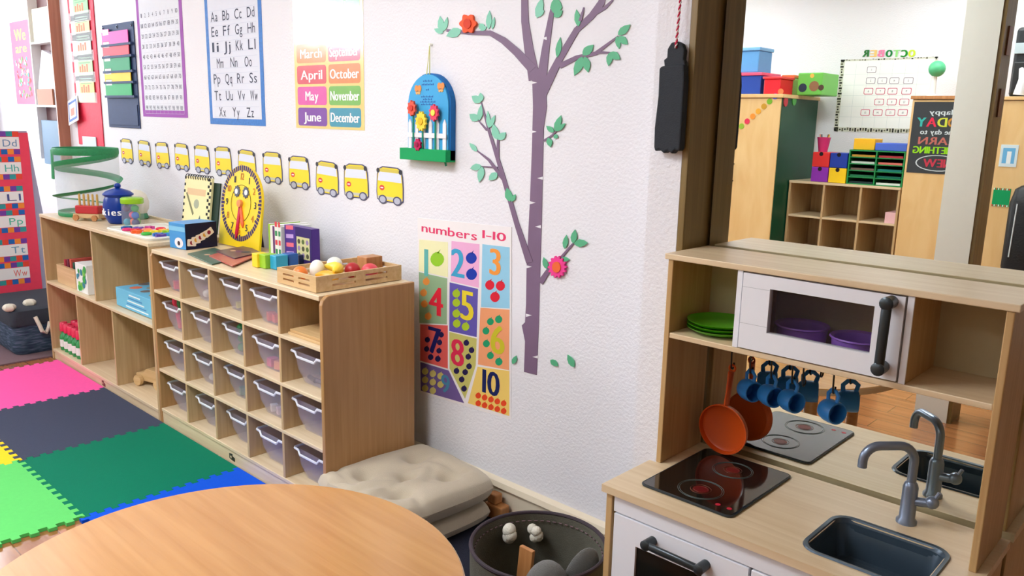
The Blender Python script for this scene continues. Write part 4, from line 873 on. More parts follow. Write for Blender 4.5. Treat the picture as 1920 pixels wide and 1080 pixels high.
q = wl(810, 84); obj('hanging_cord', MB().tube([(gcx - .012, WY - .026, gtop - .012), (q[0], WY - .01, q[1]), (gcx + .004, WY - .026, gtop - .012)], .002, 6), flat((214, 214, 130)), gs, smooth=True)
tag(obj('push_pin', MB().cyl((q[0], WY, q[1]), (q[0], WY - .012, q[1]), .005, 10), gloss((240, 240, 226)), at=(q[0], WY, q[1])), 'small white push pin holding the garden sign cord', 'pin')
q = gp(405, 1010); obj('ribbon_tail', MB().prism([(0, .03), (.01, .03), (.022, -.012), (.014, -.014)], (q.x - .01, WY - .03, q.z), UX, UZ, WN, .002), flat((30, 120, 90)), gs)
# ---- framed pink banner and shallow book rack at the far left
bx0, bx1, bzz0, bzz1 = wl(33, 194)[0], wl(68, 195)[0], wl(50, 195)[1], wl(34, 40)[1]
pk = tag(obj('banner', MB().box(bx0, bx1, WY - .003, WY, bzz0, bzz1), flat((240, 110, 140)), at=(bx0, WY, bzz0)), 'narrow pink motto banner at the far left of the wall', 'banner')
x0 = (bx0 + bx1) / 2 - .185; m = MB(); hh = bzz1 - bzz0; b = (0, bzz0)
text(m, 'We', (x0 + .185, WY, b[1] + hh * .84), UX, UZ, WN, .075, .22, 0, .0036, bold=.06); text(m, 'are', (x0 + .185, WY, b[1] + hh * .68), UX, UZ, WN, .06, .22, 0, .0036, bold=.06)
rnd = random.Random(3)
for k in range(70): m.face(disc(rnd.uniform(.008, .016), 7, x0 + rnd.uniform(.05, .32), b[1] + hh * rnd.uniform(.08, .55)), WO, UX, UZ, WN, .0036 + .00003 * k, 1 + k % 4)
obj('banner_print', m, [flat((236, 226, 120)), flat((246, 246, 240)), flat((90, 190, 190)), flat((236, 80, 90)), flat((110, 180, 110))], pk)
bk = thing('wall_rack', 'tall narrow wall rack with a reddish brown side at the far left', 'wall rack', (-5.77, WY - .065, 1.04))
kx0, kx1, ky0 = -5.96, -5.602, WY - .065
obj('side_panel', MB().box(kx1, kx1 + .014, ky0, WY, 1.02, 2.3), redwood, bk); obj('side_panel', MB().box(kx0 - .014, kx0, ky0, WY, 1.02, 2.3), white_paint, bk)
obj('back_panel', MB().box(kx0, kx1, WY - .008, WY - .001, 1.02, 2.3), mat('dusky_back_panel', (120, 84, 84), .6, vary=.06), bk)
for y in (305, 197, 78):
    z = px(70, y, 'y', ky0).z; obj('rack_shelf', MB().box(kx0, kx1, ky0, WY - .008, z - .012, z), white_paint, bk)
z1, z2, z3 = [px(70, y, 'y', ky0).z for y in (305, 197, 78)]
tag(obj('magazine_file', MB().box(kx0 + .02, kx1 - .03, ky0 + .012, WY - .012, z1, z1 + .28), flat((120, 150, 176)), at=(kx0, ky0, z1), bevel=.004), 'blue-grey magazine file on the lowest rack shelf', 'magazine file')
tag(obj('magazine_file', MB().prism([(0, 0), (.30, 0), (.30, .30), (.12, .34), (0, .12)], (kx0 + .03, WY - .012, z2), UX, UZ, WN, .04), flat((226, 226, 236)), at=(kx0, ky0, z2)), 'white cutaway magazine file on the middle rack shelf', 'magazine file')
tag(obj('paper_pack', MB().box(kx0 + .03, kx1 - .05, ky0 + .001, ky0 + .010, z2, z2 + .10), flat((176, 120, 90)), at=(kx0, ky0, z2)), 'tan paper pack before the white file on the middle rack shelf', 'paper')
tag(obj('paper_pack', MB().box(kx0 + .04, kx1 - .02, ky0 + .01, ky0 + .04, z3, z3 + .2), flat((240, 232, 190)), at=(kx0, ky0, z3)), 'cream paper pack on the top rack shelf', 'paper')
# ---- divider board with alphabet chart
dvx = -5.62
dv = thing('chart_stand', 'lavender grey display board standing behind the dark trunk', 'display board', (dvx, 1.35, 0))
lav = mat('lavender_board', (168, 170, 196), .6, vary=.04)
obj('board_panel', MB().prism([(.86, .05), (1.775, .05), (1.665, 1.205), (.86, 1.205)], (dvx - .03, 0, 0), UY, UZ, UX, .024), lav, dv)
for y in (.95, 1.66): obj('foot', MB().box(dvx - .12, dvx + .06, y, y + .03, .009, .06), gun, dv)
ac = thing('alphabet_chart', 'red alphabet pocket chart with white letter strips on the grey board', 'pocket chart', (dvx, 1.35, .2))
cY0, cY1 = .98, 1.668; cZ0, cZ1 = .215, 1.195
obj('chart_cloth', MB().box(dvx - .005, dvx, cY0, cY1, cZ0, cZ1), mat('coral_red_cloth', (244, 66, 96), .6, vary=.06), ac)
rows = [('Aa', 'Bb', 'Cc', 'Dd'), ('Ee', 'Ff', 'Gg', 'Hh'), ('Ii', 'Jj', 'Kk', 'Ll'), ('Mm', 'Nn', 'Oo', 'Pp'), ('Qq', 'Rr', 'Ss', 'Tt'), ('Uu', 'Vv', 'Ww')]
pys = [268, 315, 370, 415, 469, 513]; lcol = [(110, 150, 190), (90, 190, 180), (80, 90, 150), (90, 200, 170), (120, 170, 200), (232, 110, 100)]
for k, (row, y) in enumerate(zip(rows, pys)):
    z = px(25, y, 'x', dvx).z; yr = px(36 + k * 4, y, 'x', dvx).y; st = MB().box(dvx, dvx + .0015, cY0 + .02, yr, z - .035, z + .035, 0)
    for j, s_ in enumerate(row):
        yy = yr - .052 - (len(row) - 1 - j) * .15; text(st, s_, (dvx, yy, z), UY, UZ, UX, .042, .075, 1, .002)
    obj('letter_strip', st, [paper, flat(lcol[k])], ac)
    bd = MB(); bcol = [(40, 110, 190), (120, 70, 170), (240, 80, 60), (250, 150, 60), (60, 160, 160)]
    for j in range(18):
        y0 = cY0 + .02 + (yr - cY0 - .02) * j / 18
        for dz in (-.068, .038): bd.box(dvx, dvx + .001, y0, y0 + (yr - cY0 - .02) / 18, z + dz, z + dz + .03, (j * 3 + k + (dz > 0)) % 5)
    obj('patterned_band', bd, [flat(c) for c in bcol], ac)

# ================================================================== DARK WOVEN TRUNK (far left)
TX0, TX1, TY0, TY1, TZ = -5.42, -4.88, 1.285, 1.76, .205
tk_ = thing('storage_chest', 'dark blue woven storage trunk with two white knots on its lid', 'trunk', (-5.15, 1.5, 0))
def weave(name):
    m = bpy.data.materials.new(name); m.use_nodes = True; nt = m.node_tree; b = nt.nodes['Principled BSDF']; tc = nt.nodes.new('ShaderNodeTexCoord')
    mp = nt.nodes.new('ShaderNodeMapping'); mp.inputs['Scale'].default_value = (6, 6, 40)
    n = nt.nodes.new('ShaderNodeTexNoise'); n.inputs['Scale'].default_value = 3; n.inputs['Detail'].default_value = 4
    r = nt.nodes.new('ShaderNodeValToRGB'); e = r.color_ramp.elements; e[0].position = .3; e[0].color = (*lin((36, 48, 78)), 1); e[1].position = .75; e[1].color = (*lin((110, 116, 150)), 1)
    k = r.color_ramp.elements.new(.5); k.color = (*lin((52, 78, 96)), 1)
    nt.links.new(tc.outputs['Object'], mp.inputs['Vector']); nt.links.new(mp.outputs['Vector'], n.inputs['Vector']); nt.links.new(n.outputs['Fac'], r.inputs['Fac']); nt.links.new(r.outputs['Color'], b.inputs['Base Color']); b.inputs['Roughness'].default_value = .85
    return m
wv = weave('striped_weave'); dkc = mat('charcoal_canvas', (46, 54, 66), .85, vary=.15, scale=60, bump=.2, bscale=250)
def loft(rings):
    k = len(rings[0]); m = MB(); fs = [list(range(k))[::-1], [(len(rings) - 1) * k + i for i in range(k)]]
    for j in range(len(rings) - 1):
        for i in range(k): fs.append((j * k + i, j * k + (i + 1) % k, (j + 1) * k + (i + 1) % k, (j + 1) * k + i))
    return m.add(sum(rings, []), fs)
def rr3(w, h, r, cx, cyy, z, n=5): return [(p[0], p[1], z) for p in rrect(w, h, r, n, cx, cyy)]
tcx, tcy, tw, td = (TX0 + TX1) / 2, (TY0 + TY1) / 2, TX1 - TX0, TY1 - TY0
obj('body', loft([rr3(tw * .94, td * .94, .05, tcx, tcy, .009), rr3(tw, td, .06, tcx, tcy, .03), rr3(tw * .985, td * .985, .05, tcx, tcy, .09), rr3(tw, td, .05, tcx, tcy, .15), rr3(tw * .99, td * .99, .04, tcx, tcy, TZ)]), wv, tk_, smooth=True)
obj('lid', loft([rr3(tw * 1.03, td * 1.03, .03, tcx, tcy, TZ - .03), rr3(tw * 1.04, td * 1.04, .03, tcx, tcy, TZ), rr3(tw * 1.0, td * 1.0, .04, tcx, tcy, TZ + .05), rr3(tw * .9, td * .9, .05, tcx, tcy, TZ + .062)]), dkc, tk_, smooth=True)
knot_m = mat('cream_rope', (226, 222, 206), .85, vary=.1, scale=80, bump=.3, bscale=200)
for (x, y) in ((17, 576), (55, 567)):
    p = px(x, y, 'z', TZ + .075); obj('knot', MB().ball((p.x, p.y, TZ + .072), (.032, .032, .022), f=lambda a, th: 1 + .12 * math.sin(5 * a) * math.sin(th)), knot_m, tk_, smooth=True)
p0, p1, p2 = px(66, 594, 'x', TX1 + .012), px(79, 622, 'x', TX1 + .03), px(93, 604, 'x', TX1 + .012)
obj('rope_handle', MB().tube([p0, p0.lerp(p1, .5) + Vector((.01, 0, 0)), p0.lerp(p1, .85) + Vector((.015, 0, -.006)), p1 + Vector((0, .02, -.008)), p2.lerp(p1, .5) + Vector((.015, .01, 0)), p2], .0105, 8), knot_m, tk_, smooth=True)

# ================================================================== FLOOR CUSHIONS, BASKET, TABLE
linen = mat('beige_linen', (190, 178, 156), .9, vary=.05, scale=40, bump=.25, bscale=400, sheen=.2)
def cushion(z0, h, label, tuft, rot=-.07, s=1):
    N = 44; w, d = .43 * s, .46 * s; vs = []; fs = []
    R_ = Matrix.Rotation(rot, 3, 'Z'); C_ = Vector((-1.955, 1.617, 0)); tf = [(-.22, -.22), (.22, -.22), (-.22, .22), (.22, .22), (0, 0)] if tuft else []
    def P(u, v, side):
        e = (1 - abs(u) ** 6) * (1 - abs(v) ** 6); prof = max(0, e) ** .32
        z = h * .5 * prof * (.84 + .16 * math.cos(u * 1.3) * math.cos(v * 1.3))
        if tuft and side > 0:
            for a, b in tf:
                q = ((u / 2 - a) ** 2 + (v / 2 - b) ** 2); z -= h * .36 * math.exp(-q / .005) + h * .14 * math.exp(-q / .03)
            z += .0025 * math.sin(9 * u + 4 * v * v) * prof
            for (a, b, c, e_) in ((-.5, -.9, .05, -.2), (.35, -.85, .02, .1), (-.1, .55, .5, .7), (-.9, -.7, -.2, -.75), (.0, -.95, .1, -.5), (.5, -.3, .95, -.4), (-.35, -.2, -.1, .35), (.4, .1, .1, .4)):
                t_ = max(0, min(1, ((u - a) * (c - a) + (v - b) * (e_ - b)) / ((c - a) ** 2 + (e_ - b) ** 2))); dd = (u - a - t_ * (c - a)) ** 2 + (v - b - t_ * (e_ - b)) ** 2; z -= .009 * math.exp(-dd / .004)
        k = 1 - .05 * (1 - max(abs(u), abs(v))) ** .5
        rr = 1 - .09 * (abs(u * v)) ** 3
        p = R_ @ Vector((u * w / 2 * rr, v * d / 2 * rr, 0)) + C_
        if p.y < 1.45: p.x -= .035 * min(1, (1.45 - p.y) / .05) * max(0, -u)
        return (p.x, p.y, z0 + h / 2 + side * z)
    for side in (1, -1):
        for i in range(N + 1):
            for j in range(N + 1): vs.append(P(2 * i / N - 1, 2 * j / N - 1, side))
    n1 = (N + 1) ** 2
    for i in range(N):
        for j in range(N):
            a = i * (N + 1) + j; fs.append((a, a + N + 1, a + N + 2, a + 1)); fs.append((n1 + a, n1 + a + 1, n1 + a + N + 2, n1 + a + N + 1))
    o = obj('floor_cushion', MB().add(vs, fs), linen, at=(-1.955, 1.617, z0), smooth=True); tag(o, label, 'cushion', 'beige floor cushions')
    if tuft:
        for a, b in tf:
            p = R_ @ Vector((a * w, b * d, 0)) + C_; zz = P(2 * a, 2 * b, 1)[2]; obj('tuft_button', MB().ball((p.x, p.y, zz + .001), (.009, .009, .004)), linen, o, smooth=True)
    return o
cushion(.008, .082, 'untufted lower beige floor cushion on the navy rug', False, -.05, .97)
cushion(.080, .118, 'tufted upper beige floor cushion beside the tray cabinet', True)
# basket
KX, KY, KR, KZ = -1.25, 1.47, .178, .26
bs = thing('fabric_basket', 'dark grey round fabric basket with two cream rope knots inside', 'basket', (KX, KY, 0))
felt = mat('olive_grey_felt', (92, 90, 78), .95, vary=.15, scale=50, bump=.3, bscale=300)
obj('wall', MB().lathe([(.0, .010), (KR * .80, .009), (KR * .92, .05), (KR * .99, .16), (KR, KZ), (KR - .008, KZ), (KR * .94, .16), (KR * .87, .055), (KR * .76, .017), (0, .016)], (KX, KY, 0), 48), felt, bs, smooth=True)
obj('rim_piping', MB().tube([(KX + (KR - .003) * math.cos(a), KY + (KR - .003) * math.sin(a), KZ + .003) for a in [2 * PI * i / 60 for i in range(60)]], .0055, 8, True), mat('purple_black_piping', (52, 40, 50), .6, vary=.1), bs, smooth=True)
stm = MB()
for i in range(60):
    a = 2 * PI * i / 60; b = a + .055; r = KR - .0115; stm.tube([(KX + r * math.cos(a), KY + r * math.sin(a), KZ - .018), (KX + r * math.cos(b), KY + r * math.sin(b), KZ - .018)], .0018, 5)
obj('stitching', stm, flat((120, 96, 100)), bs)
for (x, y, r) in ((947, 995, .030), (1003, 995, .024)):
    d = px(x, y, 'y', KY) - Vector((0, 0, CAMZ)); best = None
    for i in range(400):                            # where the sight line meets the inside of the far wall
        p = Vector((0, 0, CAMZ)) + d * (1.0 + i * .001)
        if (p.x - KX) ** 2 + (p.y - KY) ** 2 > (KR * .93) ** 2: best = p; break
    best = best or Vector((KX, KY + KR * .9, .2))
    c = best + (Vector((KX, KY, best.z)) - best).normalized() * .012
    m = MB()
    for j in range(5): m.ball(c + Vector((random.uniform(-1, 1) * r * .45, random.uniform(-.4, .4) * r * .4, random.uniform(-1, 1) * r * .5)), r * .62, 12, 8)
    obj('rope_knot', m, knot_m, bs, smooth=True)
# things in the basket
def bkp(x, y, z): return px(x, y, 'z', z)
q = [bkp(968, 1028, .215), bkp(994, 1026, .215)]
tag(obj('wooden_toy_piece', MB().prism([(-.022, 0), (.022, 0), (.026, .215), (-.02, .215)], (-1.282, 1.445, .03), UX, Vector((.0, .10, .995)).normalized(), (0, -1, 0), .012), pine_dark, at=(-1.27, 1.46, .03), bevel=.002), 'amber wooden slat standing in the grey basket', 'wooden toy')
tag(obj('wooden_toy_piece', MB().prism([(0, -.016), (.11, -.012), (.11, .016), (0, .016)], (-1.262, 1.405, .14), UX, Vector((0, .8, .6)), Vector((0, -.6, .8)), .012), pine, at=(-1.26, 1.40, .14), bevel=.002), 'paler wooden slat lying across in the grey basket', 'wooden toy')
plm = mat('grey_plush', (104, 104, 100), .95, vary=.1, scale=60, bump=.5, bscale=350, sheen=.3)
pl = thing('plush_toy', 'grey plush toy lying in the round basket', 'plush toy', (-1.15, 1.43, .02))
obj('body', MB().ball((-1.185, 1.43, .150), (.062, .07, .105), 24, 16), plm, pl, smooth=True)
obj('ear', MB().ball((0, 0, 0), (.040, .015, .085), 20, 14).xf(Matrix.Translation((-1.142, 1.51, .20)) @ Matrix.Rotation(.75, 4, 'Z') @ Matrix.Rotation(.35, 4, 'Y')), plm, pl, smooth=True)
kq = px(928, 935, 'y', 1.853); kq.y = 1.853; kq.z = .008
tag(obj('toy_block', MB().box(kq.x - .03, kq.x + .05, kq.y - .022, kq.y + .022, .009, .06).box(kq.x - .02, kq.x + .02, kq.y - .018, kq.y + .018, .0605, .095), pine_dark, at=kq, bevel=.006), 'amber wooden toy block by the baseboard between cushions and basket', 'toy')
# round table
RT = (-1.341, .658); RR, RZt = .4603, .45
tb = thing('round_table', 'low round wood-topped table in the foreground', 'table', (*RT, 0))
obj('table_top', MB().lathe([(RR - .004, RZt - .026), (RR, RZt - .022), (RR, RZt - .003), (RR - .003, RZt)], (*RT, 0), 96), beech, tb, smooth=True)
obj('edge_band', MB().lathe([(RR + .0008, RZt - .024), (RR + .0012, RZt - .020), (RR + .0012, RZt - .006), (RR + .0004, RZt - .003)], (*RT, 0), 96), mat('pale_edge_band', (226, 196, 150), .4, vary=.04), tb, smooth=True)
for k in range(4):
    a = PI / 4 + k * PI / 2; x, y = RT[0] + .31 * math.cos(a), RT[1] + .31 * math.sin(a)
    obj('leg', MB().lathe([(.022, .0005), (.026, RZt - .026)], (x, y, 0), 18), beech, tb, smooth=True)

# ================================================================== PLAY KITCHEN
KX0, KX1, KF, KB, KH = -1.04, -.286, 1.444, 1.838, .51
pk_ = thing('play_kitchen', 'white and birch play kitchen with hutch standing before the mirror', 'toy kitchen', ((KX0 + KX1) / 2, KF, 0))
# worktop with a hole for the sink
SX0, SX1, SY0, SY1 = -.592, -.352, 1.492, 1.700
hx0_, hx1_, hy0_, hy1_ = SX0 + .012, SX1 - .012, SY0 + .012, SY1 - .012
wt = MB(); zt0, zt1 = KH - .018, KH
wt.prism([(KX0, KF), (KX1, KF), (KX1, hy0_), (KX0, hy0_)], (0, 0, zt0), UX, UY, UZ, .018)
wt.prism([(KX0, hy0_), (hx0_, hy0_), (hx0_, hy1_), (KX0 + .018, hy1_), (KX0 + .018, 1.642), (KX0, 1.642)], (0, 0, zt0), UX, UY, UZ, .018)
wt.box(hx1_, KX1, hy0_, hy1_, zt0, zt1); wt.box(KX0 + .018, KX1, hy1_, KB, zt0, zt1)
obj('worktop', wt, birch, pk_)
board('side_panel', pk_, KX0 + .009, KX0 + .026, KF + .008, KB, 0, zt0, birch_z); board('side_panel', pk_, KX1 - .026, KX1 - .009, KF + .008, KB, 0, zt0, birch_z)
board('floor_panel', pk_, KX0 + .026, KX1 - .026, KF + .02, KB, .05, .064, birch, 0)
board('lower_back_panel', pk_, KX0 + .026, KX1 - .026, KB - .012, KB - .002, .064, zt0 - .1, white, 0)
board('front_rail', pk_, KX0 + .030, KX1 - .030, KF + .010, KF + .026, .449, zt0 - .002, white)
board('plinth', pk_, KX0 + .026, KX1 - .026, KF + .03, KF + .042, 0, .05, white, 0)
OX0, OX1 = KX0 + .034, -.668
od = thing('oven_door', '', '', (OX0, KF, .07))
for k_ in ('label', 'category'): del od[k_]
od.parent = pk_; od.location = Vector((OX0, KF, .07)) - org(pk_)
wx0, wx1, wz0, wz1 = -.943, -.734, .15, .386
fr = MB(); fy0, fy1 = KF + .008, KF + .024
fr.box(OX0, wx0, fy0, fy1, .068, .446); fr.box(wx1, OX1, fy0, fy1, .068, .446); fr.box(wx0, wx1, fy0, fy1, wz1, .446); fr.box(wx0, wx1, fy0, fy1, .068, wz0)
obj('door_frame', fr, white, od)
obj('door_window', MB().box(wx0, wx1, fy0 + .006, fy0 + .010, wz0, wz1), mat('smoked_window', (26, 26, 22), .08, vary=.05), od)
def bar_handle(par, a, b, n, r=.009, st=.028, nm='handle'):
    a, b, n = Vector(a), Vector(b), Vector(n); d = (b - a).normalized(); m = MB()
    m.tube([a + n * st, a + n * st + d * .004, b + n * st - d * .004, b + n * st], [r * .8, r, r, r * .8], 14, flat_=(1, .75))
    for p in (a, b): m.lathe([(r * 1.25, 0), (r * 1.3, st * .6), (r * 1.35, st + r * .6), (r * .7, st + r)], p, 16, n)
    return obj(nm, m, gun, par, smooth=True)
bar_handle(od, (-.898, fy0, .418), (-.764, fy0, .416), WN)
cd = MB().box(OX1 + .006, KX1 - .034, fy0, fy1, .068, .446); cdo = obj('cabinet_door', cd, white, pk_, bevel=.002)
bar_handle(cdo, (OX1 + .04, fy0, .36), (OX1 + .04, fy0, .22), WN)
# hutch
HX0, HX1, HF, HT = -1.023, -.303, 1.644, 1.036
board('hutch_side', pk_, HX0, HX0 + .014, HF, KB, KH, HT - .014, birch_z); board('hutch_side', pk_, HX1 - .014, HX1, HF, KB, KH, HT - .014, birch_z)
board('hutch_top', pk_, HX0 - .008, HX1 + .008, HF - .004, KB, HT - .014, HT, birch)
board('hutch_shelf', pk_, HX0 + .014, HX1 - .014, HF + .002, KB, .832, .845, birch)
board('hutch_back', pk_, HX0 + .014, HX1 - .014, KB - .008, KB, .845, HT - .014, mat('pale_khaki_board', (190, 176, 138), .55, vary=.05), 0)
M0, M1 = -.843, -.472
mw = thing('microwave', '', '', (M0, HF, .845))
for k_ in ('label', 'category'): del mw[k_]
mw.parent = pk_; mw.location = Vector((M0, HF, .845)) - org(pk_)
for x_ in (M0, M1 - .012):
    obj('microwave_side', MB().box(x_, x_ + .012, HF + .006, KB - .009, .8455, HT - .0145), birch_z, mw); obj('front_edge', MB().box(x_, x_ + .012, HF + .001, HF + .0058, .8455, HT - .0145), white, mw)
mf = MB(); a0, a1, b0, b1 = M0 + .0155, M1 - .0155, .8485, HT - .0175
v0, v1, y0_, y1_ = -.763, -.543, .893, .991
mf.box(a0, v0, HF - .002, HF + .014, b0, b1); mf.box(v1, a1, HF - .002, HF + .014, b0, b1); mf.box(v0, v1, HF - .002, HF + .014, y1_, b1); mf.box(v0, v1, HF - .002, HF + .014, b0, y0_)
obj('microwave_door', mf, white, mw)
obj('door_groove', MB().box(a0, v0, HF - .0024, HF - .0020, .905, .906).box(a0, v0, HF - .0024, HF - .0020, y1_ - .004, y1_ - .003), flat((196, 200, 206)), mw)
obj('microwave_window', MB().box(v0, v1, HF + .005, HF + .007, y0_, y1_), clear('tinted_acrylic', (60, 54, 64), .16, .06), mw)
bar_handle(mw, (-.512, HF - .002, 1.006), (-.514, HF - .002, .874), WN, .010, .026)
# hob
ck_ = MB().prism(rrect(.228, .30, .014, 5, -.858, 1.655), (0, 0, KH), UX, UY, UZ, .006)
hb = obj('hob', ck_, mat('black_ceran', (16, 18, 18), .07, vary=.05, coat=.6), pk_, bevel=.001)
obj('hob_trim', MB().tube([(p[0], p[1], KH + .003) for p in rrect(.230, .302, .015, 5, -.858, 1.655)], .003, 6, True), gun, hb, smooth=True)
for (cx_, cy_, r) in ((-.856, 1.575, .052), (-.856, 1.725, .048)):
    m = MB()
    for rr, mi in ((r, 0), (r * .92, 0), (r * .45, 1), (r * .30, 1)): m.tube([(cx_ + rr * math.cos(a), cy_ + rr * math.sin(a), KH + .0063) for a in [2 * PI * i / 36 for i in range(36)]], .0006, 4, True, mi)
    m.prism(disc(r * .36, 20, cx_, cy_), (0, 0, KH + .006), UX, UY, UZ, .0004, 2)
    obj('burner_ring', m, [flat((90, 100, 96), .3), flat((120, 60, 40), .3), flat((104, 24, 26), .3)], hb)
m = MB()
for k in range(2): m.prism(disc(.006, 12, -.79 + .028 * k, 1.535), (0, 0, KH + .006), UX, UY, UZ, .0004)
obj('touch_mark', m, flat((190, 40, 60), .3), hb)
# sink
dark_steel = mat('dark_sink_plastic', (62, 78, 92), .3, .3, .1)
scx, scy, sw_, sd_ = (SX0 + SX1) / 2, (SY0 + SY1) / 2, SX1 - SX0, SY1 - SY0
lv = [rr3(sw_, sd_, .042, scx, scy, KH + .0005, 6), rr3(sw_ - .004, sd_ - .004, .041, scx, scy, KH + .004, 6), rr3(sw_ - .018, sd_ - .018, .036, scx, scy, KH + .003, 6), rr3(sw_ - .026, sd_ - .026, .032, scx, scy, KH - .004, 6), rr3(sw_ - .05, sd_ - .05, .03, scx, scy, KH - .075, 6), rr3(sw_ - .08, sd_ - .08, .02, scx, scy, KH - .08, 6)]
k = len(lv[0]); fs = [[5 * k + i for i in range(k)]]
for j in range(5):
    for i in range(k): fs.append((j * k + i, j * k + (i + 1) % k, (j + 1) * k + (i + 1) % k, (j + 1) * k + i))
under = [rr3(sw_ - .028, sd_ - .028, .03, scx, scy, KH - .006, 6), rr3(sw_ - .05 + .004, sd_ - .05 + .004, .03, scx, scy, KH - .078, 6)]
obj('sink_basin', MB().add(sum(lv, []), fs).add(sum(under, []), [[k + i for i in range(k)][::-1]] + [(i, k + i, k + (i + 1) % k, (i + 1) % k) for i in range(k)]), dark_steel, pk_, smooth=True)
# tap
TXx, TYy = -.468, 1.765
tap_m = mat('tap_grey_metal', (128, 142, 164), .28, .5, .05)
tp = thing('tap', '', '', (TXx, TYy, KH))
for k_ in ('label', 'category'): del tp[k_]
tp.parent = pk_; tp.location = Vector((TXx, TYy, KH)) - org(pk_)
obj('tap_body', MB().lathe([(.021, 0), (.021, .006), (.016, .012), (.0155, .082), (.013, .09), (.010, .094)], (TXx, TYy, KH), 24), tap_m, tp, smooth=True)
spd = Vector((-.72, -.69, 0)).normalized(); A = Vector((TXx, TYy, KH)); pth = [A + UZ * .09, A + UZ * .14]
R1 = .034
for i in range(1, 8): a = PI / 2 * i / 7; pth.append(A + UZ * (.14 + R1 * math.sin(a)) + spd * (R1 - R1 * math.cos(a)))
pth.append(A + UZ * (.14 + R1 - .001) + spd * .075)
for i in range(1, 8): a = PI / 2 * i / 7; pth.append(A + UZ * (.14 + R1 - .001 - R1 * 1.0 * (1 - math.cos(a))) + spd * (.075 + R1 * math.sin(a)))
pth.append(A + UZ * .125 + spd * (.075 + R1))
obj('spout', MB().tube(pth, .0095, 14), tap_m, tp, smooth=True)
hdl = Vector((.75, .1, .12)).normalized()
obj('tap_lever', MB().cyl(A + UZ * .05, A + UZ * .05 + hdl * .036, .010, 14).ball(A + UZ * .052 + hdl * .044, .014, 14, 10).cyl(A + UZ * .05 + hdl * .044, A + UZ * .075 + hdl * .056, .004, 8), tap_m, tp, smooth=True)
# hook rail and hooks
HKY = 1.80; RZ_ = .790; SZ_ = .742
rail = obj('hook_rail', MB().cyl((-.975, HKY, RZ_), (-.42, HKY, RZ_), .004, 10).box(-.965, -.960, HKY - .004, HKY + .004, RZ_, .832).box(-.435, -.43, HKY - .004, HKY + .004, RZ_, .832), gun, pk_, smooth=True)
hook_px = [(1371, 'pan'), (1407, 'm1'), (1447, 'm2'), (1487, 'm3'), (1508, ''), (1566, 'm4')]
HK = {}
def hook(x, label):
    pts = [(x, HKY - .006 * math.cos(a), RZ_ + .0005 + .006 * math.sin(a)) for a in [PI * .1 + PI * .9 * i / 6 for i in range(7)]][::-1]
    pts += [(x, HKY - .005, RZ_ - .012), (x, HKY - .003, SZ_ + .012)] + [(x, HKY - .003 + .007 - .007 * math.cos(a), SZ_ + .008 - .008 * math.sin(a)) for a in [PI * i / 8 for i in range(9)]] + [(x, HKY + .0105, SZ_ + .014)]
    return tag(obj('s_hook', MB().tube(pts, .0022, 6), black, at=(x, HKY, .82), smooth=True), label, 'hook', 'black hooks on the kitchen rail')
xs_ = {}
for k_, (pxx, w) in enumerate(hook_px):
    x = px(pxx, 700, 'y', HKY).x; xs_[w] = x
    hook(x, {'pan': 'black hook holding the orange pan under the hutch shelf', 'm1': 'black hook of the leftmost blue mug', 'm2': 'black hook of the second blue mug', 'm3': 'black hook of the third blue mug', '': 'empty black hook just right of the three-mug cluster', 'm4': 'black hook of the separate blue mug at the right'}[w])
# mugs
mug_m = mat('mug_blue', (44, 128, 206), .4, vary=.04); mug_in = mat('mug_blue_inside', (18, 70, 118), .5, vary=.04)
def mug():
    t = thing('toy_mug', '', 'mug', (0, 0, 0), 'blue mugs hanging in the play kitchen'); R = .0268; H_ = .048
    pr_ = [(0, 0), (R * .62, 0), (R * .86, .006), (R * .99, .020), (R, .034), (R * .95, H_), (R * .95 - .003, H_), (R * .95 - .004, .034), (R * .8, .010), (0, .006)]
    obj('cup', MB().lathe([(r, z) for r, z in pr_], (0, 0, 0), 28), mug_m, t, smooth=True, local=True)
    obj('handle', MB().tube([(R * .93, 0, .042), (R + .014, 0, .046), (R + .0225, 0, .036), (R + .0225, 0, .022), (R + .012, 0, .012), (R * .9, 0, .013)], .0042, 8, flat_=(1.3, .8)), mug_m, t, smooth=True, local=True)
    return t
mp0 = mug(); k_ = 0
for w, yaw, lab in (('m1', .5, 'blue toy mug at the left of the hanging cluster, next to the orange pan'), ('m2', .5, 'blue toy mug in the middle of the hanging cluster of three'), ('m3', .45, 'blue toy mug at the right of the hanging cluster of three'), ('m4', .5, 'blue toy mug hanging alone right of the cluster')):
    t = mp0 if k_ == 0 else copy_tree(mp0); k_ += 1
    # local +x (handle side) points up, local z (mouth) points right and a little to the front
    Z = Vector((math.cos(yaw), -math.sin(yaw), .02)).normalized(); X = (UZ - Z * UZ.dot(Z)).normalized(); Y = Z.cross(X)
    Mx = Matrix((X, Y, Z)).transposed().to_4x4()
    hp_ = Vector((xs_[w], HKY + .004, SZ_ + .002)); Mx.translation = hp_ - (Mx.to_3x3() @ Vector((.0455, 0, .029)))
    t.matrix_world = Mx; t['label'] = lab
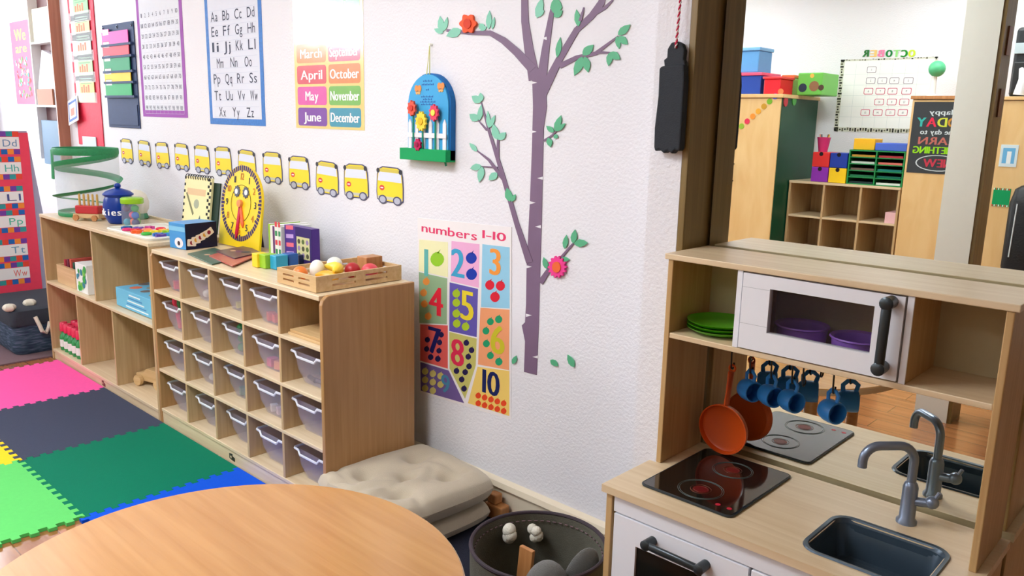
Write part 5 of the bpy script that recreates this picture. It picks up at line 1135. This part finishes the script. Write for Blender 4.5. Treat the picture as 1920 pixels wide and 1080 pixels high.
# pan
pc = px(1358, 806, 'y', 1.795); pan = thing('toy_pan', 'orange toy frying pan hanging over the hob', 'pan', (pc.x, 1.80, pc.z))
om = gloss((214, 84, 20), .35); pr_ = .066
PMx = Matrix.Translation((pc.x, 1.803, pc.z + .005)) @ Matrix.Rotation(.06, 4, 'X')
obj('pan_dish', MB().lathe([(0, 0), (pr_ * .88, 0), (pr_ * .97, .006), (pr_, .020), (pr_ - .003, .020), (pr_ * .93, .008), (pr_ * .85, .004), (0, .004)], (0, 0, 0), 40, (0, -1, 0)).xf(PMx), om, pan, smooth=True)
obj('pan_handle', MB().tube([(.002, -.012, pr_ * .97), (.004, -.010, pr_ + .04), (xs_['pan'] - pc.x, -.004, SZ_ - pc.z - .006)], [.012, .011, .013], 10, flat_=(.45, 1.1)).tube([(xs_['pan'] - pc.x + .008 * math.cos(a), 0, SZ_ - pc.z + .001 + .008 * math.sin(a)) for a in [2 * PI * i / 14 for i in range(14)]], .003, 6, True).xf(Matrix.Translation((pc.x, HKY + .004, pc.z))), om, pan, smooth=True)
# plates and bowls
plx, ply_ = -.926, 1.738
gp_m = gloss((80, 172, 20), .3)
for k in range(3):
    z = .8455 + k * .0085
    tag(obj('toy_plate', MB().lathe([(0, 0), (.045, 0), (.062, .004), (.078, .013), (.079, .0145), (.062, .0065), (.045, .0035), (0, .0035)], (plx, ply_, z), 44), gp_m, at=(plx, ply_, z), smooth=True), ('bottom', 'middle', 'top')[k] + ' green toy plate of the stack in the left hutch cubby', 'plate', 'stacked green toy plates')
for (x, y, r, l) in ((-.598, 1.735, .055, 'right purple toy bowl behind the microwave window'), (-.73, 1.75, .055, 'left purple toy bowl behind the microwave window')):
    tag(obj('toy_bowl', MB().lathe([(0, 0), (r * .85, 0), (r * .95, .01), (r, .05), (r + .005, .053), (r + .003, .056), (r - .004, .052), (r * .9, .012), (0, .008)], (x, y, .8455), 36), gloss((164, 112, 220), .4), at=(x, y, .8455), smooth=True), l, 'bowl')

# ================================================================== MIRROR
mir = bpy.data.materials.new('silvered_glass'); mir.use_nodes = True; b_ = mir.node_tree.nodes['Principled BSDF']
b_.inputs['Base Color'].default_value = (.90, .93, .87, 1); b_.inputs['Metallic'].default_value = 1; b_.inputs['Roughness'].default_value = 0
wm = thing('wall_mirror', 'large wood-framed wall mirror behind the play kitchen', 'mirror', (-.02, MY, .1))
obj('mirror_glass', MB().box(-1.036, 1.0, MY, MY + .005, .16, 2.27), mir, wm)
obj('mirror_backing', MB().box(-1.04, 1.004, MY + .006, MY + .025, .13, 2.275), flat((40, 36, 28)), wm)
# black pouch on the pier
BY = 1.738
def bp2(x, y): q = px(x, y, 'y', BY - .02); return (q.x, q.z)
bgm = mat('black_canvas', (34, 40, 48), .8, vary=.2, scale=50, bump=.2, bscale=300)
q = bp2(1256, 190); bg_ = thing('hanging_pouch', 'narrow black cloth pouch hanging from a red and white cord', 'pouch', (q[0], BY, q[1]))
body = [(1243, 124), (1284, 121), (1285, 150), (1281, 220), (1277, 278), (1274, 284), (1268, 280), (1261, 289), (1254, 282), (1246, 288), (1238, 280), (1230, 284), (1228, 276), (1229, 240), (1236, 180), (1238, 128)][::-1]
obj('pouch_body', MB().prism([bp2(*p) for p in body], (0, BY - .002, 0), UX, UZ, WN, .024), bgm, bg_, bevel=.004)
top = [(1246, 130), (1244, 112), (1250, 108), (1251, 92), (1258, 80), (1269, 77), (1279, 82), (1283, 95), (1281, 112), (1284, 116), (1284, 130)]
obj('pouch_flap', MB().prism([bp2(*p) for p in top][::-1], (0, BY - .004, 0), UX, UZ, WN, .016), bgm, bg_, bevel=.003)
c0, c1 = bp2(1268, 90), bp2(1276, -30); cd_ = MB()
P0, P1 = Vector((c0[0], BY - .022, c0[1])), Vector((c1[0], BY - .010, c1[1] + .06)); n = 90
for s in (0, 1): cd_.tube([P0.lerp(P1, i / n) + Vector((.0018 * math.cos(i * .9 + s * PI), .0018 * math.sin(i * .9 + s * PI), 0)) for i in range(n + 1)], .0019, 6, False, s)
obj('twisted_cord', cd_, [flat((214, 40, 80)), flat((240, 226, 226))], bg_, smooth=True)
tag(obj('wall_hook', MB().cyl((P1.x, BY + .002, P1.z), (P1.x, BY - .02, P1.z), .005, 10), steel, at=P1), 'steel wall hook holding the black pouch cord', 'hook')

# ================================================================== ROOM SEEN IN THE MIRROR (stands behind the camera)
def rv(yv): return 2 * MY - yv
MX, MN = Vector((-1, 0, 0)), Vector((0, 1, 0))
def rbox(nm, par, x0, x1, ya, yb, z0, z1, m, bev=0): a, b = sorted((rv(ya), rv(yb))); return obj(nm, MB().box(min(x0, x1), max(x0, x1), a, b, z0, z1), m, par, bevel=bev)
BWV = 2 * MY - YB                                  # virtual depth of the back wall
# tall cabinet with green side
c1x1, c1f, c1t = -2.538, 5.382, 1.556; c1x0 = c1x1 - .92
c1 = thing('tall_cabinet', 'tall honey wood cabinet with a dark green side, seen in the mirror', 'cabinet', (c1x1 - .46, rv(c1f), 0))
grn = mat('bottle_green_panel', (10, 74, 50), .4, vary=.1)
rbox('carcass', c1, c1x0, c1x1 - .006, c1f + .02, BWV - .02, .0, c1t - .025, cab_wood); rbox('green_side', c1, c1x1 - .006, c1x1, c1f + .01, BWV - .02, .0, c1t - .025, grn)
rbox('cabinet_top', c1, c1x0 - .01, c1x1 + .012, c1f - .01, BWV - .015, c1t - .025, c1t, cab_wood, .003)
dmid = (c1x0 + c1x1) / 2
for x0, x1 in ((c1x0 + .004, dmid - .002), (dmid + .002, c1x1 - .004)):
    d = rbox('door', c1, x0, x1, c1f, c1f + .018, .06, c1t - .03, cab_wood, .002)
    hx_ = x1 - .04 if x0 < dmid - .1 else px(1373, 315, 'y', c1f - .02).x
    obj('handle', MB().tube([(hx_, rv(c1f), 1.07), (hx_, rv(c1f) + .02, 1.07), (hx_, rv(c1f) + .02, .95), (hx_, rv(c1f), .95)], .005, 6), gun, d)
for k in range(9):
    q = px(1380 + 10.5 * k, 246 - 9.3 * k, 'y', c1f); nmx, rgb = [('sky blue', (90, 170, 210)), ('lime', (150, 190, 60)), ('red', (226, 60, 90)), ('orange', (240, 150, 60)), ('amber', (236, 170, 60)), ('ochre', (200, 150, 50)), ('green', (120, 180, 50)), ('blue', (90, 110, 210)), ('coral', (244, 130, 80))][k]
    tag(obj('dot_sticker', MB().prism(disc(.02, 14), (q.x, rv(c1f) + .0003, q.z), MX, UZ, MN, .002), flat(rgb), at=(q.x, rv(c1f), q.z)), '%s dot in the diagonal row on the green-sided cabinet door' % nmx, 'sticker', 'dot stickers on the cabinet door')
for (x, y, rgb, nm) in [(1473, 190, (196, 70, 80), 'red'), (1489, 188, (90, 170, 90), 'green')]:
    q = px(x, y, 'x', c1x1 + .002); yy = 2 * MY - q.y
    tag(obj('fruit_magnet', MB().prism(disc(.03, 14, 0, 0, .036), (c1x1 + .0003, yy, q.z), UY, UZ, UX, .006), flat(rgb), at=(c1x1, yy, q.z)), '%s fruit-shaped magnet on the green cabinet side' % nm, 'magnet')
# boxes on the cabinet
def mbox(nm, pl_, pr_, zb, h, yv0, dep, rgb, label, cat='box', lid=None, rough=.4):
    a, b = px(pl_[0], pl_[1], 'y', yv0), px(pr_[0], pr_[1], 'y', yv0); t = thing(nm, label, cat, ((a.x + b.x) / 2, rv(yv0), zb))
    rbox('box_body', t, a.x, b.x, yv0, yv0 + dep, zb, zb + h * (.86 if lid else 1), gloss(rgb, rough), .006)
    if lid: rbox('box_lid', t, a.x - .008, b.x + .008, yv0 - .008, yv0 + dep + .008, zb + h * .86, zb + h, gloss(lid, rough), .004)
    return t, a, b
t, a, b = mbox('storage_box', (1372, 160), (1426, 160), c1t, .15, c1f + .05, .28, (30, 70, 170), 'royal blue box with a pink lid on the green-sided cabinet', lid=(236, 90, 130))
mbox('storage_box', (1380, 110), (1423, 110), c1t + .152, .17, c1f + .07, .2, (96, 160, 220), 'light blue lidded box stacked on the royal blue box', lid=(120, 180, 232))
mbox('storage_bin', (1432, 160), (1463, 160), c1t, .12, c1f + .05, .2, (230, 24, 44), 'red plastic bin between the boxes on the green-sided cabinet', lid=(240, 60, 70))
mbox('storage_box', (1468, 150), (1488, 150), c1t, .14, c1f + .26, .1, (206, 228, 150), 'pale lime box with an orange lid behind the red bin', lid=(236, 120, 60))
t, a, b = mbox('puzzle_box', (1495, 160), (1541, 160), c1t, .15, c1f + .22, .28, (110, 196, 80), 'green animal puzzle box at the end of the green-sided cabinet')
if b.x > c1x1: pass
m = MB()
for k, (dx, dz, r, mi) in enumerate([(.04, .05, .03, 0), (.12, .06, .035, 1), (.17, .05, .02, 2), (.10, .13, .015, 3)]): m.face(disc(r, 12, -(a.x + dx), dz), (0, rv(c1f + .22), c1t), MX, UZ, MN, .0008 + .0001 * k, mi)
obj('box_print', m, [flat((50, 60, 80)), flat((150, 110, 80)), flat((90, 70, 60)), flat((240, 190, 90))], t)
# cube shelf
sxl, sxr, syf = -2.53, -1.775, 5.6; szt = .968
cs = thing('cube_shelf', 'low open cube shelf between the two cabinets, seen in the mirror', 'shelf', ((sxl + sxr) / 2, rv(syf), 0))
rbox('top_panel', cs, sxl, sxr, syf - .004, BWV - .02, szt - .016, szt, maple); rbox('back_panel', cs, sxl, sxr, BWV - .03, BWV - .022, 0, szt - .016, maple_z)
pit = (sxr - sxl) / 3
for k in range(4): x = sxl + pit * k - (0 if k == 0 else .007 if k < 3 else .014); rbox('side_panel' if k in (0, 3) else 'divider', cs, x, x + .014, syf, BWV - .03, 0, szt - .016, maple_z)
for z in (.715, .47, .235, .04): rbox('shelf', cs, sxl + .014, sxr - .014, syf + .002, BWV - .03, z, z + .013, maple)
tag(rbox('paper_stack', None, sxr - .085, sxr - .016, syf + .02, syf + .22, .7285, .80, mat('pink_paper', (236, 190, 196), .6, vary=.03)), 'pale pink paper stack in the upper right cube', 'paper')
# drawer boxes
for (x, y, rgb, nm) in [(1523, 294, (222, 40, 40), 'red'), (1517, 320, (140, 40, 180), 'purple'), (1554, 296, (14, 56, 166), 'blue'), (1552, 321, (250, 208, 20), 'yellow')]:
    q = px(x, y, 'y', 5.63); z0 = szt + (.002 if y > 310 else .104); x0 = -2.385 if nm in ('red', 'purple') else -2.262
    t = thing('drawer_box', '%s toy drawer box of the four-box block on the cube shelf' % nm, 'drawer box', (x0 + .06, rv(5.62), z0))
    rbox('drawer_front', t, x0, x0 + .118, 5.615, 5.80, z0, z0 + .10, gloss(rgb, .4), .003)
    obj('finger_notch', MB().prism(disc(.014, 12), (x0 + .059, rv(5.615) + .0002, z0 + .088), MX, UZ, MN, .0015), flat((30, 24, 30)), t)
# green organiser
ox0, ox1 = -2.138, sxr - .002; og = thing('paper_sorter', 'green paper sorter with ten slots on the cube shelf', 'organiser', ((ox0 + ox1) / 2, rv(5.63), szt))
gr_ = mat('sorter_green', (20, 140, 74), .45, vary=.05); oh = .222; om_ = (ox0 + ox1) / 2
for x in (ox0, om_ - .004, ox1 - .008): rbox('upright', og, x, x + .008, 5.62, 5.88, szt + .001, szt + oh, gr_)
rbox('top', og, ox0, ox1, 5.62, 5.88, szt + oh, szt + oh + .008, gr_); rbox('back', og, ox0, ox1, 5.88, 5.886, szt + .001, szt + oh, mat('sorter_back', (14, 70, 40), .6, vary=.05))
pc_ = [(230, 236, 230), (20, 110, 90), (30, 130, 120), (226, 120, 110), (190, 60, 70), (40, 60, 60), (40, 120, 80), (120, 100, 90), (200, 210, 200), (200, 150, 60)]
for j in range(5):
    z = szt + .001 + oh * j / 5
    for s in (0, 1):
        x0, x1 = (ox0 + .008, om_ - .004) if s == 0 else (om_ + .004, ox1 - .008)
        rbox('slot_shelf', og, x0, x1, 5.624, 5.88, z, z + .006, gr_)
        tag(rbox('paper_stack', None, x0 + .008, x1 - .008, 5.632, 5.86, z + .0065, z + .02, flat(pc_[(j if s else 5 + j)])), 'paper stack in the %s slot of the sorter, %s column' % (('lowest', 'second lowest', 'middle', 'second highest', 'highest')[j], ('wall-side', 'window-side')[s == 0]), 'paper', 'papers in the green sorter')
zt_ = szt + oh + .0085
tag(rbox('small_bin', None, -2.13, -1.99, 5.66, 5.80, zt_, zt_ + .075, gloss((248, 186, 30), .4), .004), 'amber plastic bin on top of the green paper sorter', 'bin')
tag(rbox('binder', None, -1.98, -1.78, 5.64, 5.86, zt_, zt_ + .05, flat((80, 110, 214)), .004), 'blue binder lying on top of the green paper sorter', 'binder')
pcx = px(1545, 262, 'y', 5.72); pcup = thing('pencil_cup', 'pink cup of pencils on the toy drawer boxes', 'cup', (pcx.x, rv(5.72), szt + .205))
obj('cup', MB().lathe([(.03, 0), (.046, .10), (.043, .10), (.028, .004)], (pcx.x, rv(5.72), szt + .205), 20), gloss((206, 54, 116)), pcup, smooth=True)
for k in range(4):
    a = k * 1.7; tag(obj('pencil', MB().cyl((pcx.x + .012 * math.cos(a), rv(5.72) + .012 * math.sin(a), szt + .215), (pcx.x + .036 * math.cos(a), rv(5.72) + .036 * math.sin(a), szt + .325), .004, 8), flat([(240, 180, 60), (60, 50, 50), (226, 140, 110), (120, 80, 60)][k]), at=(pcx.x, rv(5.72), szt + .215)), '%s pencil in the pink cup' % ('yellow', 'black', 'peach', 'brown')[k], 'pencil', 'pencils in the pink cup')
# wall calendar and month letters
a, b = px(1577, 112, 'y', BWV), px(1758, 114, 'y', BWV); zc0 = px(1562, 246, 'y', BWV).z
cal = thing('wall_calendar', 'white wall calendar with a black and white patterned border, seen in the mirror', 'calendar', ((a.x + b.x) / 2, YB, zc0))
def rprint(mb, x0, x1, z0, z1, off, mi=0, y=YB, r=0): return mb.face(rrect(x1 - x0, z1 - z0, r, 3, -(x0 + x1) / 2, (z0 + z1) / 2) if r else [(-x1, z0), (-x0, z0), (-x0, z1), (-x1, z1)], (0, y, 0), MX, UZ, MN, off, mi)
obj('calendar_sheet', MB().box(a.x, b.x, YB, YB + .002, zc0, a.z), flat((244, 246, 244)), cal)
m = MB(); rnd = random.Random(5); bw_ = .03
def seg(x0, x1, z0, z1, horiz):
    n = int((x1 - x0 if horiz else z1 - z0) / .018)
    for i in range(n):
        if horiz: u0 = x0 + (x1 - x0) * i / n; rprint(m, u0, u0 + .012, z0 + rnd.uniform(0, .012), z1 - rnd.uniform(0, .012), .0025, i % 2)
        else: u0 = z0 + (z1 - z0) * i / n; rprint(m, x0 + rnd.uniform(0, .012), x1 - rnd.uniform(0, .012), u0, u0 + .012, .0025, i % 2)
rprint(m, a.x, b.x, zc0, zc0 + bw_, .0022, 2); rprint(m, a.x, a.x + bw_, zc0, a.z, .0022, 2); rprint(m, b.x - bw_ * .6, b.x, zc0, a.z, .0022, 2); rprint(m, a.x, b.x, a.z - .012, a.z, .0022, 2)
seg(a.x, b.x, zc0, zc0 + bw_, True); seg(a.x, a.x + bw_, zc0, a.z, False); seg(b.x - bw_ * .6, b.x, zc0, a.z, False); seg(a.x, b.x, a.z - .012, a.z, True)
obj('patterned_border', m, [flat((40, 42, 36)), flat((110, 110, 90)), flat((214, 216, 200))], cal)
m = MB()
for i in range(1, 7): x = a.x + bw_ + (b.x - a.x - 2 * bw_) * i / 7; rprint(m, x - .0008, x + .0008, zc0 + bw_, a.z - .03, .0022)
for i in range(1, 6): z = zc0 + bw_ + (a.z - zc0 - .06) * i / 6; rprint(m, a.x + bw_, b.x - bw_, z - .0008, z + .0008, .0022)
obj('grid_line', m, flat((206, 216, 216)), cal)
CARDS = [(566, 305)] + [(x, 428) for x in (556, 686, 822, 980)] + [(x, 546) for x in (530, 664, 800, 958)] + [(x, 668) for x in (650, 792, 932)] + [(x, 786) for x in (494, 634, 776, 916)]
for k, (x, y) in enumerate(CARDS):
    q = px(1540 + x / 6, 80 + y / 6, 'y', BWV - .002); m = MB(); rprint(m, q.x - .032, q.x + .032, q.z - .022, q.z + .022, .0026, 0, r=.008); rprint(m, q.x - .028, q.x + .028, q.z - .018, q.z + .018, .003, 1, r=.006)
    text(m, str(k + 1), (q.x, YB, q.z), MX, UZ, MN, .014, None, 2, .0034)
    obj('date_card', m, [flat((206, 80, 110) if y > 500 else (150, 140, 150)), paper, flat((110, 110, 110))], cal)
for k, (ch, rgb, nm) in enumerate(zip('OCTOBER', [(206, 236, 60), (30, 140, 40), (150, 220, 130), (20, 130, 60), (244, 130, 170), (244, 200, 120), (50, 120, 60)], ['yellow-green first O', 'dark green C', 'light green T', 'emerald second O', 'pink B', 'peach E', 'forest green R'])):
    q = px(1710 - k * 14.2 - (1 if k > 3 else 0), 100 + .2 * (k % 2), 'y', BWV); m = MB(); text(m, ch, (q.x, YB, q.z), MX, UZ, MN, .046, .038, 0, .003, bold=.09)
    tag(obj('month_letter', m, flat(rgb), at=(q.x, YB, q.z)), 'cut-out letter: %s of the word above the calendar' % nm, 'letter', 'month letters above the calendar')
# second cabinet with chalkboard poster
c2x0, c2x1, c2f, c2t = -1.738, -1.275, 5.5, 1.545
c2 = thing('tall_cabinet', 'tall honey wood cabinet with the chalkboard poster, seen in the mirror', 'cabinet', ((c2x0 + c2x1) / 2, rv(c2f), 0))
rbox('carcass', c2, c2x0, c2x1, c2f + .02, BWV - .02, 0, c2t - .02, cab_wood); rbox('door', c2, c2x0 + .003, c2x1 - .003, c2f, c2f + .018, .06, c2t - .025, cab_wood, .002); rbox('cabinet_top', c2, c2x0 - .008, c2x1 + .004, c2f - .008, BWV - .015, c2t - .02, c2t, pine_dark, .002)
pa, pb = px(1712, 191, 'y', c2f), px(1700, 323, 'y', c2f)
py0 = rv(c2f); px0, px1, pz0, pz1 = pa.x + .01, pa.x + .36, pb.z, pa.z
cbp = tag(obj('chalkboard_poster', MB().box(px0, px1, py0 + .0004, py0 + .002, pz0, pz1), flat((62, 66, 70)), at=(px0, py0, pz0)), 'charcoal chalkboard-style poster with coloured words on the cabinet door', 'poster')
m = MB(); pcx_ = (px0 + px1) / 2; ph = pz1 - pz0
def pt_(s, f, h, w, mi): text(m, s, (pcx_, py0, pz0 + ph * f), MX, UZ, MN, h, w, mi, .003, bold=.05)
pt_('Happy', .86, .03, .16, 0); pt_('TODAY', .72, .055, .29, [1, 2, 3, 4, 5]); pt_('is the day to', .585, .03, .24, 0); pt_('LEARN', .46, .045, .25, 6); pt_('SOMETHING', .33, .042, .30, 7)
for i in range(24): aa = 2 * PI * i / 24; ab = 2 * PI * (i + 1) / 24; m.face([(-pcx_ + .12 * math.cos(aa), pz0 + ph * .15 + .045 * math.sin(aa)), (-pcx_ + .128 * math.cos(aa), pz0 + ph * .15 + .05 * math.sin(aa)), (-pcx_ + .128 * math.cos(ab), pz0 + ph * .15 + .05 * math.sin(ab)), (-pcx_ + .12 * math.cos(ab), pz0 + ph * .15 + .045 * math.sin(ab))], (0, py0, 0), MX, UZ, MN, .003, 0)
pt_('NEW', .15, .05, .16, 8)
obj('lettering', m, [flat((206, 216, 220)), flat((240, 180, 120)), flat((200, 140, 60)), flat((206, 216, 70)), flat((226, 50, 80)), flat((60, 180, 170)), flat((190, 110, 100)), flat((150, 220, 30)), flat((196, 60, 80))], cbp)
q = px(1757, 129, 'y', 5.7); gl = thing('toy_globe', 'mint green globe lamp on a white stem on the second cabinet', 'ornament', (q.x, rv(5.7), c2t))
obj('globe', MB().ball((q.x, rv(5.7), q.z), .05), mat('mint_marbled', (90, 196, 140), .4, vary=.4, scale=12), gl, smooth=True)
obj('stem', MB().lathe([(.035, 0), (.035, .01), (.018, .02), (.016, q.z - c2t - .045)], (q.x - .01, rv(5.7), c2t), 20), white_paint, gl, smooth=True)
# third cabinet
c3x0, c3x1, c3f, c3t = -1.262, -.36, 5.5, 1.54
c3 = thing('tall_cabinet', 'tall honey wood cabinet right of the post, with notes and a backpack', 'cabinet', ((c3x0 + c3x1) / 2, rv(c3f), 0))
rbox('carcass', c3, c3x0, c3x1, c3f + .02, BWV - .02, 0, c3t - .02, cab_wood); rbox('cabinet_top', c3, c3x0 - .004, c3x1 + .008, c3f - .008, BWV - .015, c3t - .02, c3t, cab_wood, .002)
for x0, x1 in ((c3x0 + .003, -.812), (-.808, c3x1 - .003)): rbox('door', c3, x0, x1, c3f, c3f + .018, .06, c3t - .025, cab_wood, .002)
q = px(1868, 234, 'y', c3f); obj('ring_pull', MB().tube([(q.x + .02 * math.cos(aa), rv(c3f) + .006, q.z + .02 * math.sin(aa)) for aa in [2 * PI * i / 18 for i in range(18)]], .003, 6, True), gun, c3)
def note(x0, y0, x1, y1, rgb, label, kind):
    a_, b_2 = px(x0, y1, 'y', c3f), px(x1, y0, 'y', c3f); o = tag(obj('note_card', MB().box(a_.x, b_2.x, rv(c3f), rv(c3f) + .003, a_.z, b_2.z), flat(rgb), at=(a_.x, rv(c3f), a_.z)), label, 'card'); m = MB(); w = b_2.x - a_.x; h = b_2.z - a_.z
    if kind == 0: rprint(m, a_.x + w * .15, b_2.x - w * .15, a_.z + h * .15, b_2.z - h * .15, .0034, 0, rv(c3f)); rprint(m, a_.x + w * .4, b_2.x - w * .35, a_.z + h * .15, b_2.z - h * .3, .0038, 1, rv(c3f))
    else:
        for i in range(8): rprint(m, a_.x + w * i / 8, a_.x + w * (i + .5) / 8, a_.z, a_.z + h * .1, .0034, i % 2, rv(c3f)); rprint(m, a_.x + w * i / 8, a_.x + w * (i + .5) / 8, b_2.z - h * .1, b_2.z, .0034, (i + 1) % 2, rv(c3f))
    obj('card_print', m, [flat((110, 180, 226)), flat((236, 244, 248))] if kind == 0 else [flat((214, 60, 60)), flat((240, 240, 236))], o)
note(1872, 272, 1911, 312, (214, 232, 240), 'pale blue picture card on the cabinet right of the post', 0)
note(1859, 354, 1896, 386, (20, 160, 96), 'green card with a dotted red border on the cabinet right of the post', 1)
tag(obj('sticky_note', MB().box(px(1845, 330, 'y', c3f).x, px(1856, 330, 'y', c3f).x, rv(c3f), rv(c3f) + .002, px(1850, 343, 'y', c3f).z, px(1850, 320, 'y', c3f).z), flat((244, 220, 20)), at=(px(1850, 330, 'y', c3f).x, rv(c3f), 1)), 'narrow yellow sticky note by the edge of the third cabinet', 'note')
# backpack on the door, black machine on top
q0, q1 = px(1876, 480, 'y', c3f - .12), px(1960, 352, 'y', c3f - .12)
bpk = thing('backpack', 'black backpack with a silver zip hanging on the third cabinet', 'backpack', ((q0.x + q1.x) / 2, rv(c3f), q0.z))
nyl = mat('black_nylon', (16, 22, 28), .5, vary=.2, scale=30, bump=.2, bscale=80)
bz0, bz1 = q0.z - .12, q1.z; bcx, bwd = (q0.x + q1.x) / 2, q1.x - q0.x
obj('bag_body', loft([rr3(bwd * .85, .11, .03, bcx, rv(c3f) + .062, bz0), rr3(bwd, .12, .04, bcx, rv(c3f) + .066, bz0 + .06), rr3(bwd, .12, .04, bcx, rv(c3f) + .066, bz1 - .1), rr3(bwd * .8, .10, .03, bcx, rv(c3f) + .058, bz1 - .02), rr3(bwd * .5, .07, .02, bcx, rv(c3f) + .046, bz1)]), nyl, bpk, smooth=True)
obj('zip', MB().tube([(bcx - bwd * .22, rv(c3f) + .127, bz1 - .10), (bcx - bwd * .25, rv(c3f) + .129, bz0 + .12)], .004, 6), flat((210, 220, 226)), bpk)
obj('carry_loop', MB().tube([(bcx - .03, rv(c3f) + .05, bz1 - .01), (bcx - .02, rv(c3f) + .04, bz1 + .04), (bcx + .02, rv(c3f) + .04, bz1 + .04), (bcx + .03, rv(c3f) + .05, bz1 - .01)], .008, 8), nyl, bpk, smooth=True)
q0, q1 = px(1886, 178, 'y', 5.56), px(1975, 46, 'y', 5.56)
cm = thing('coffee_machine', 'black machine with a pale label on the cabinet right of the post', 'appliance', ((q0.x + q1.x) / 2, rv(5.56), c3t))
rbox('housing', cm, q0.x, q1.x, 5.60, 5.90, c3t, q1.z, nyl, .02); rbox('front_label', cm, q0.x + .005, q0.x + .09, 5.588, 5.60, q1.z - .15, q1.z - .09, flat((176, 190, 196)), .002); rbox('control_panel', cm, q0.x + .012, q1.x - .05, 5.586, 5.60, c3t + .02, c3t + .20, black, .006)
obj('water_spout', MB().tube([(q0.x + .06, rv(5.56), c3t + .16), (q0.x + .08, rv(5.54), c3t + .10), (q0.x + .07, rv(5.54), c3t + .01)], [.012, .022, .03], 10), white, cm, smooth=True)

# every top-level thing that is part of the setting is marked; parents and children keep their own names
for o in list(bpy.data.objects):
    if o.type == 'MESH' and o.parent is None and 'label' not in o and o.get('kind') is None: o['kind'] = 'structure'
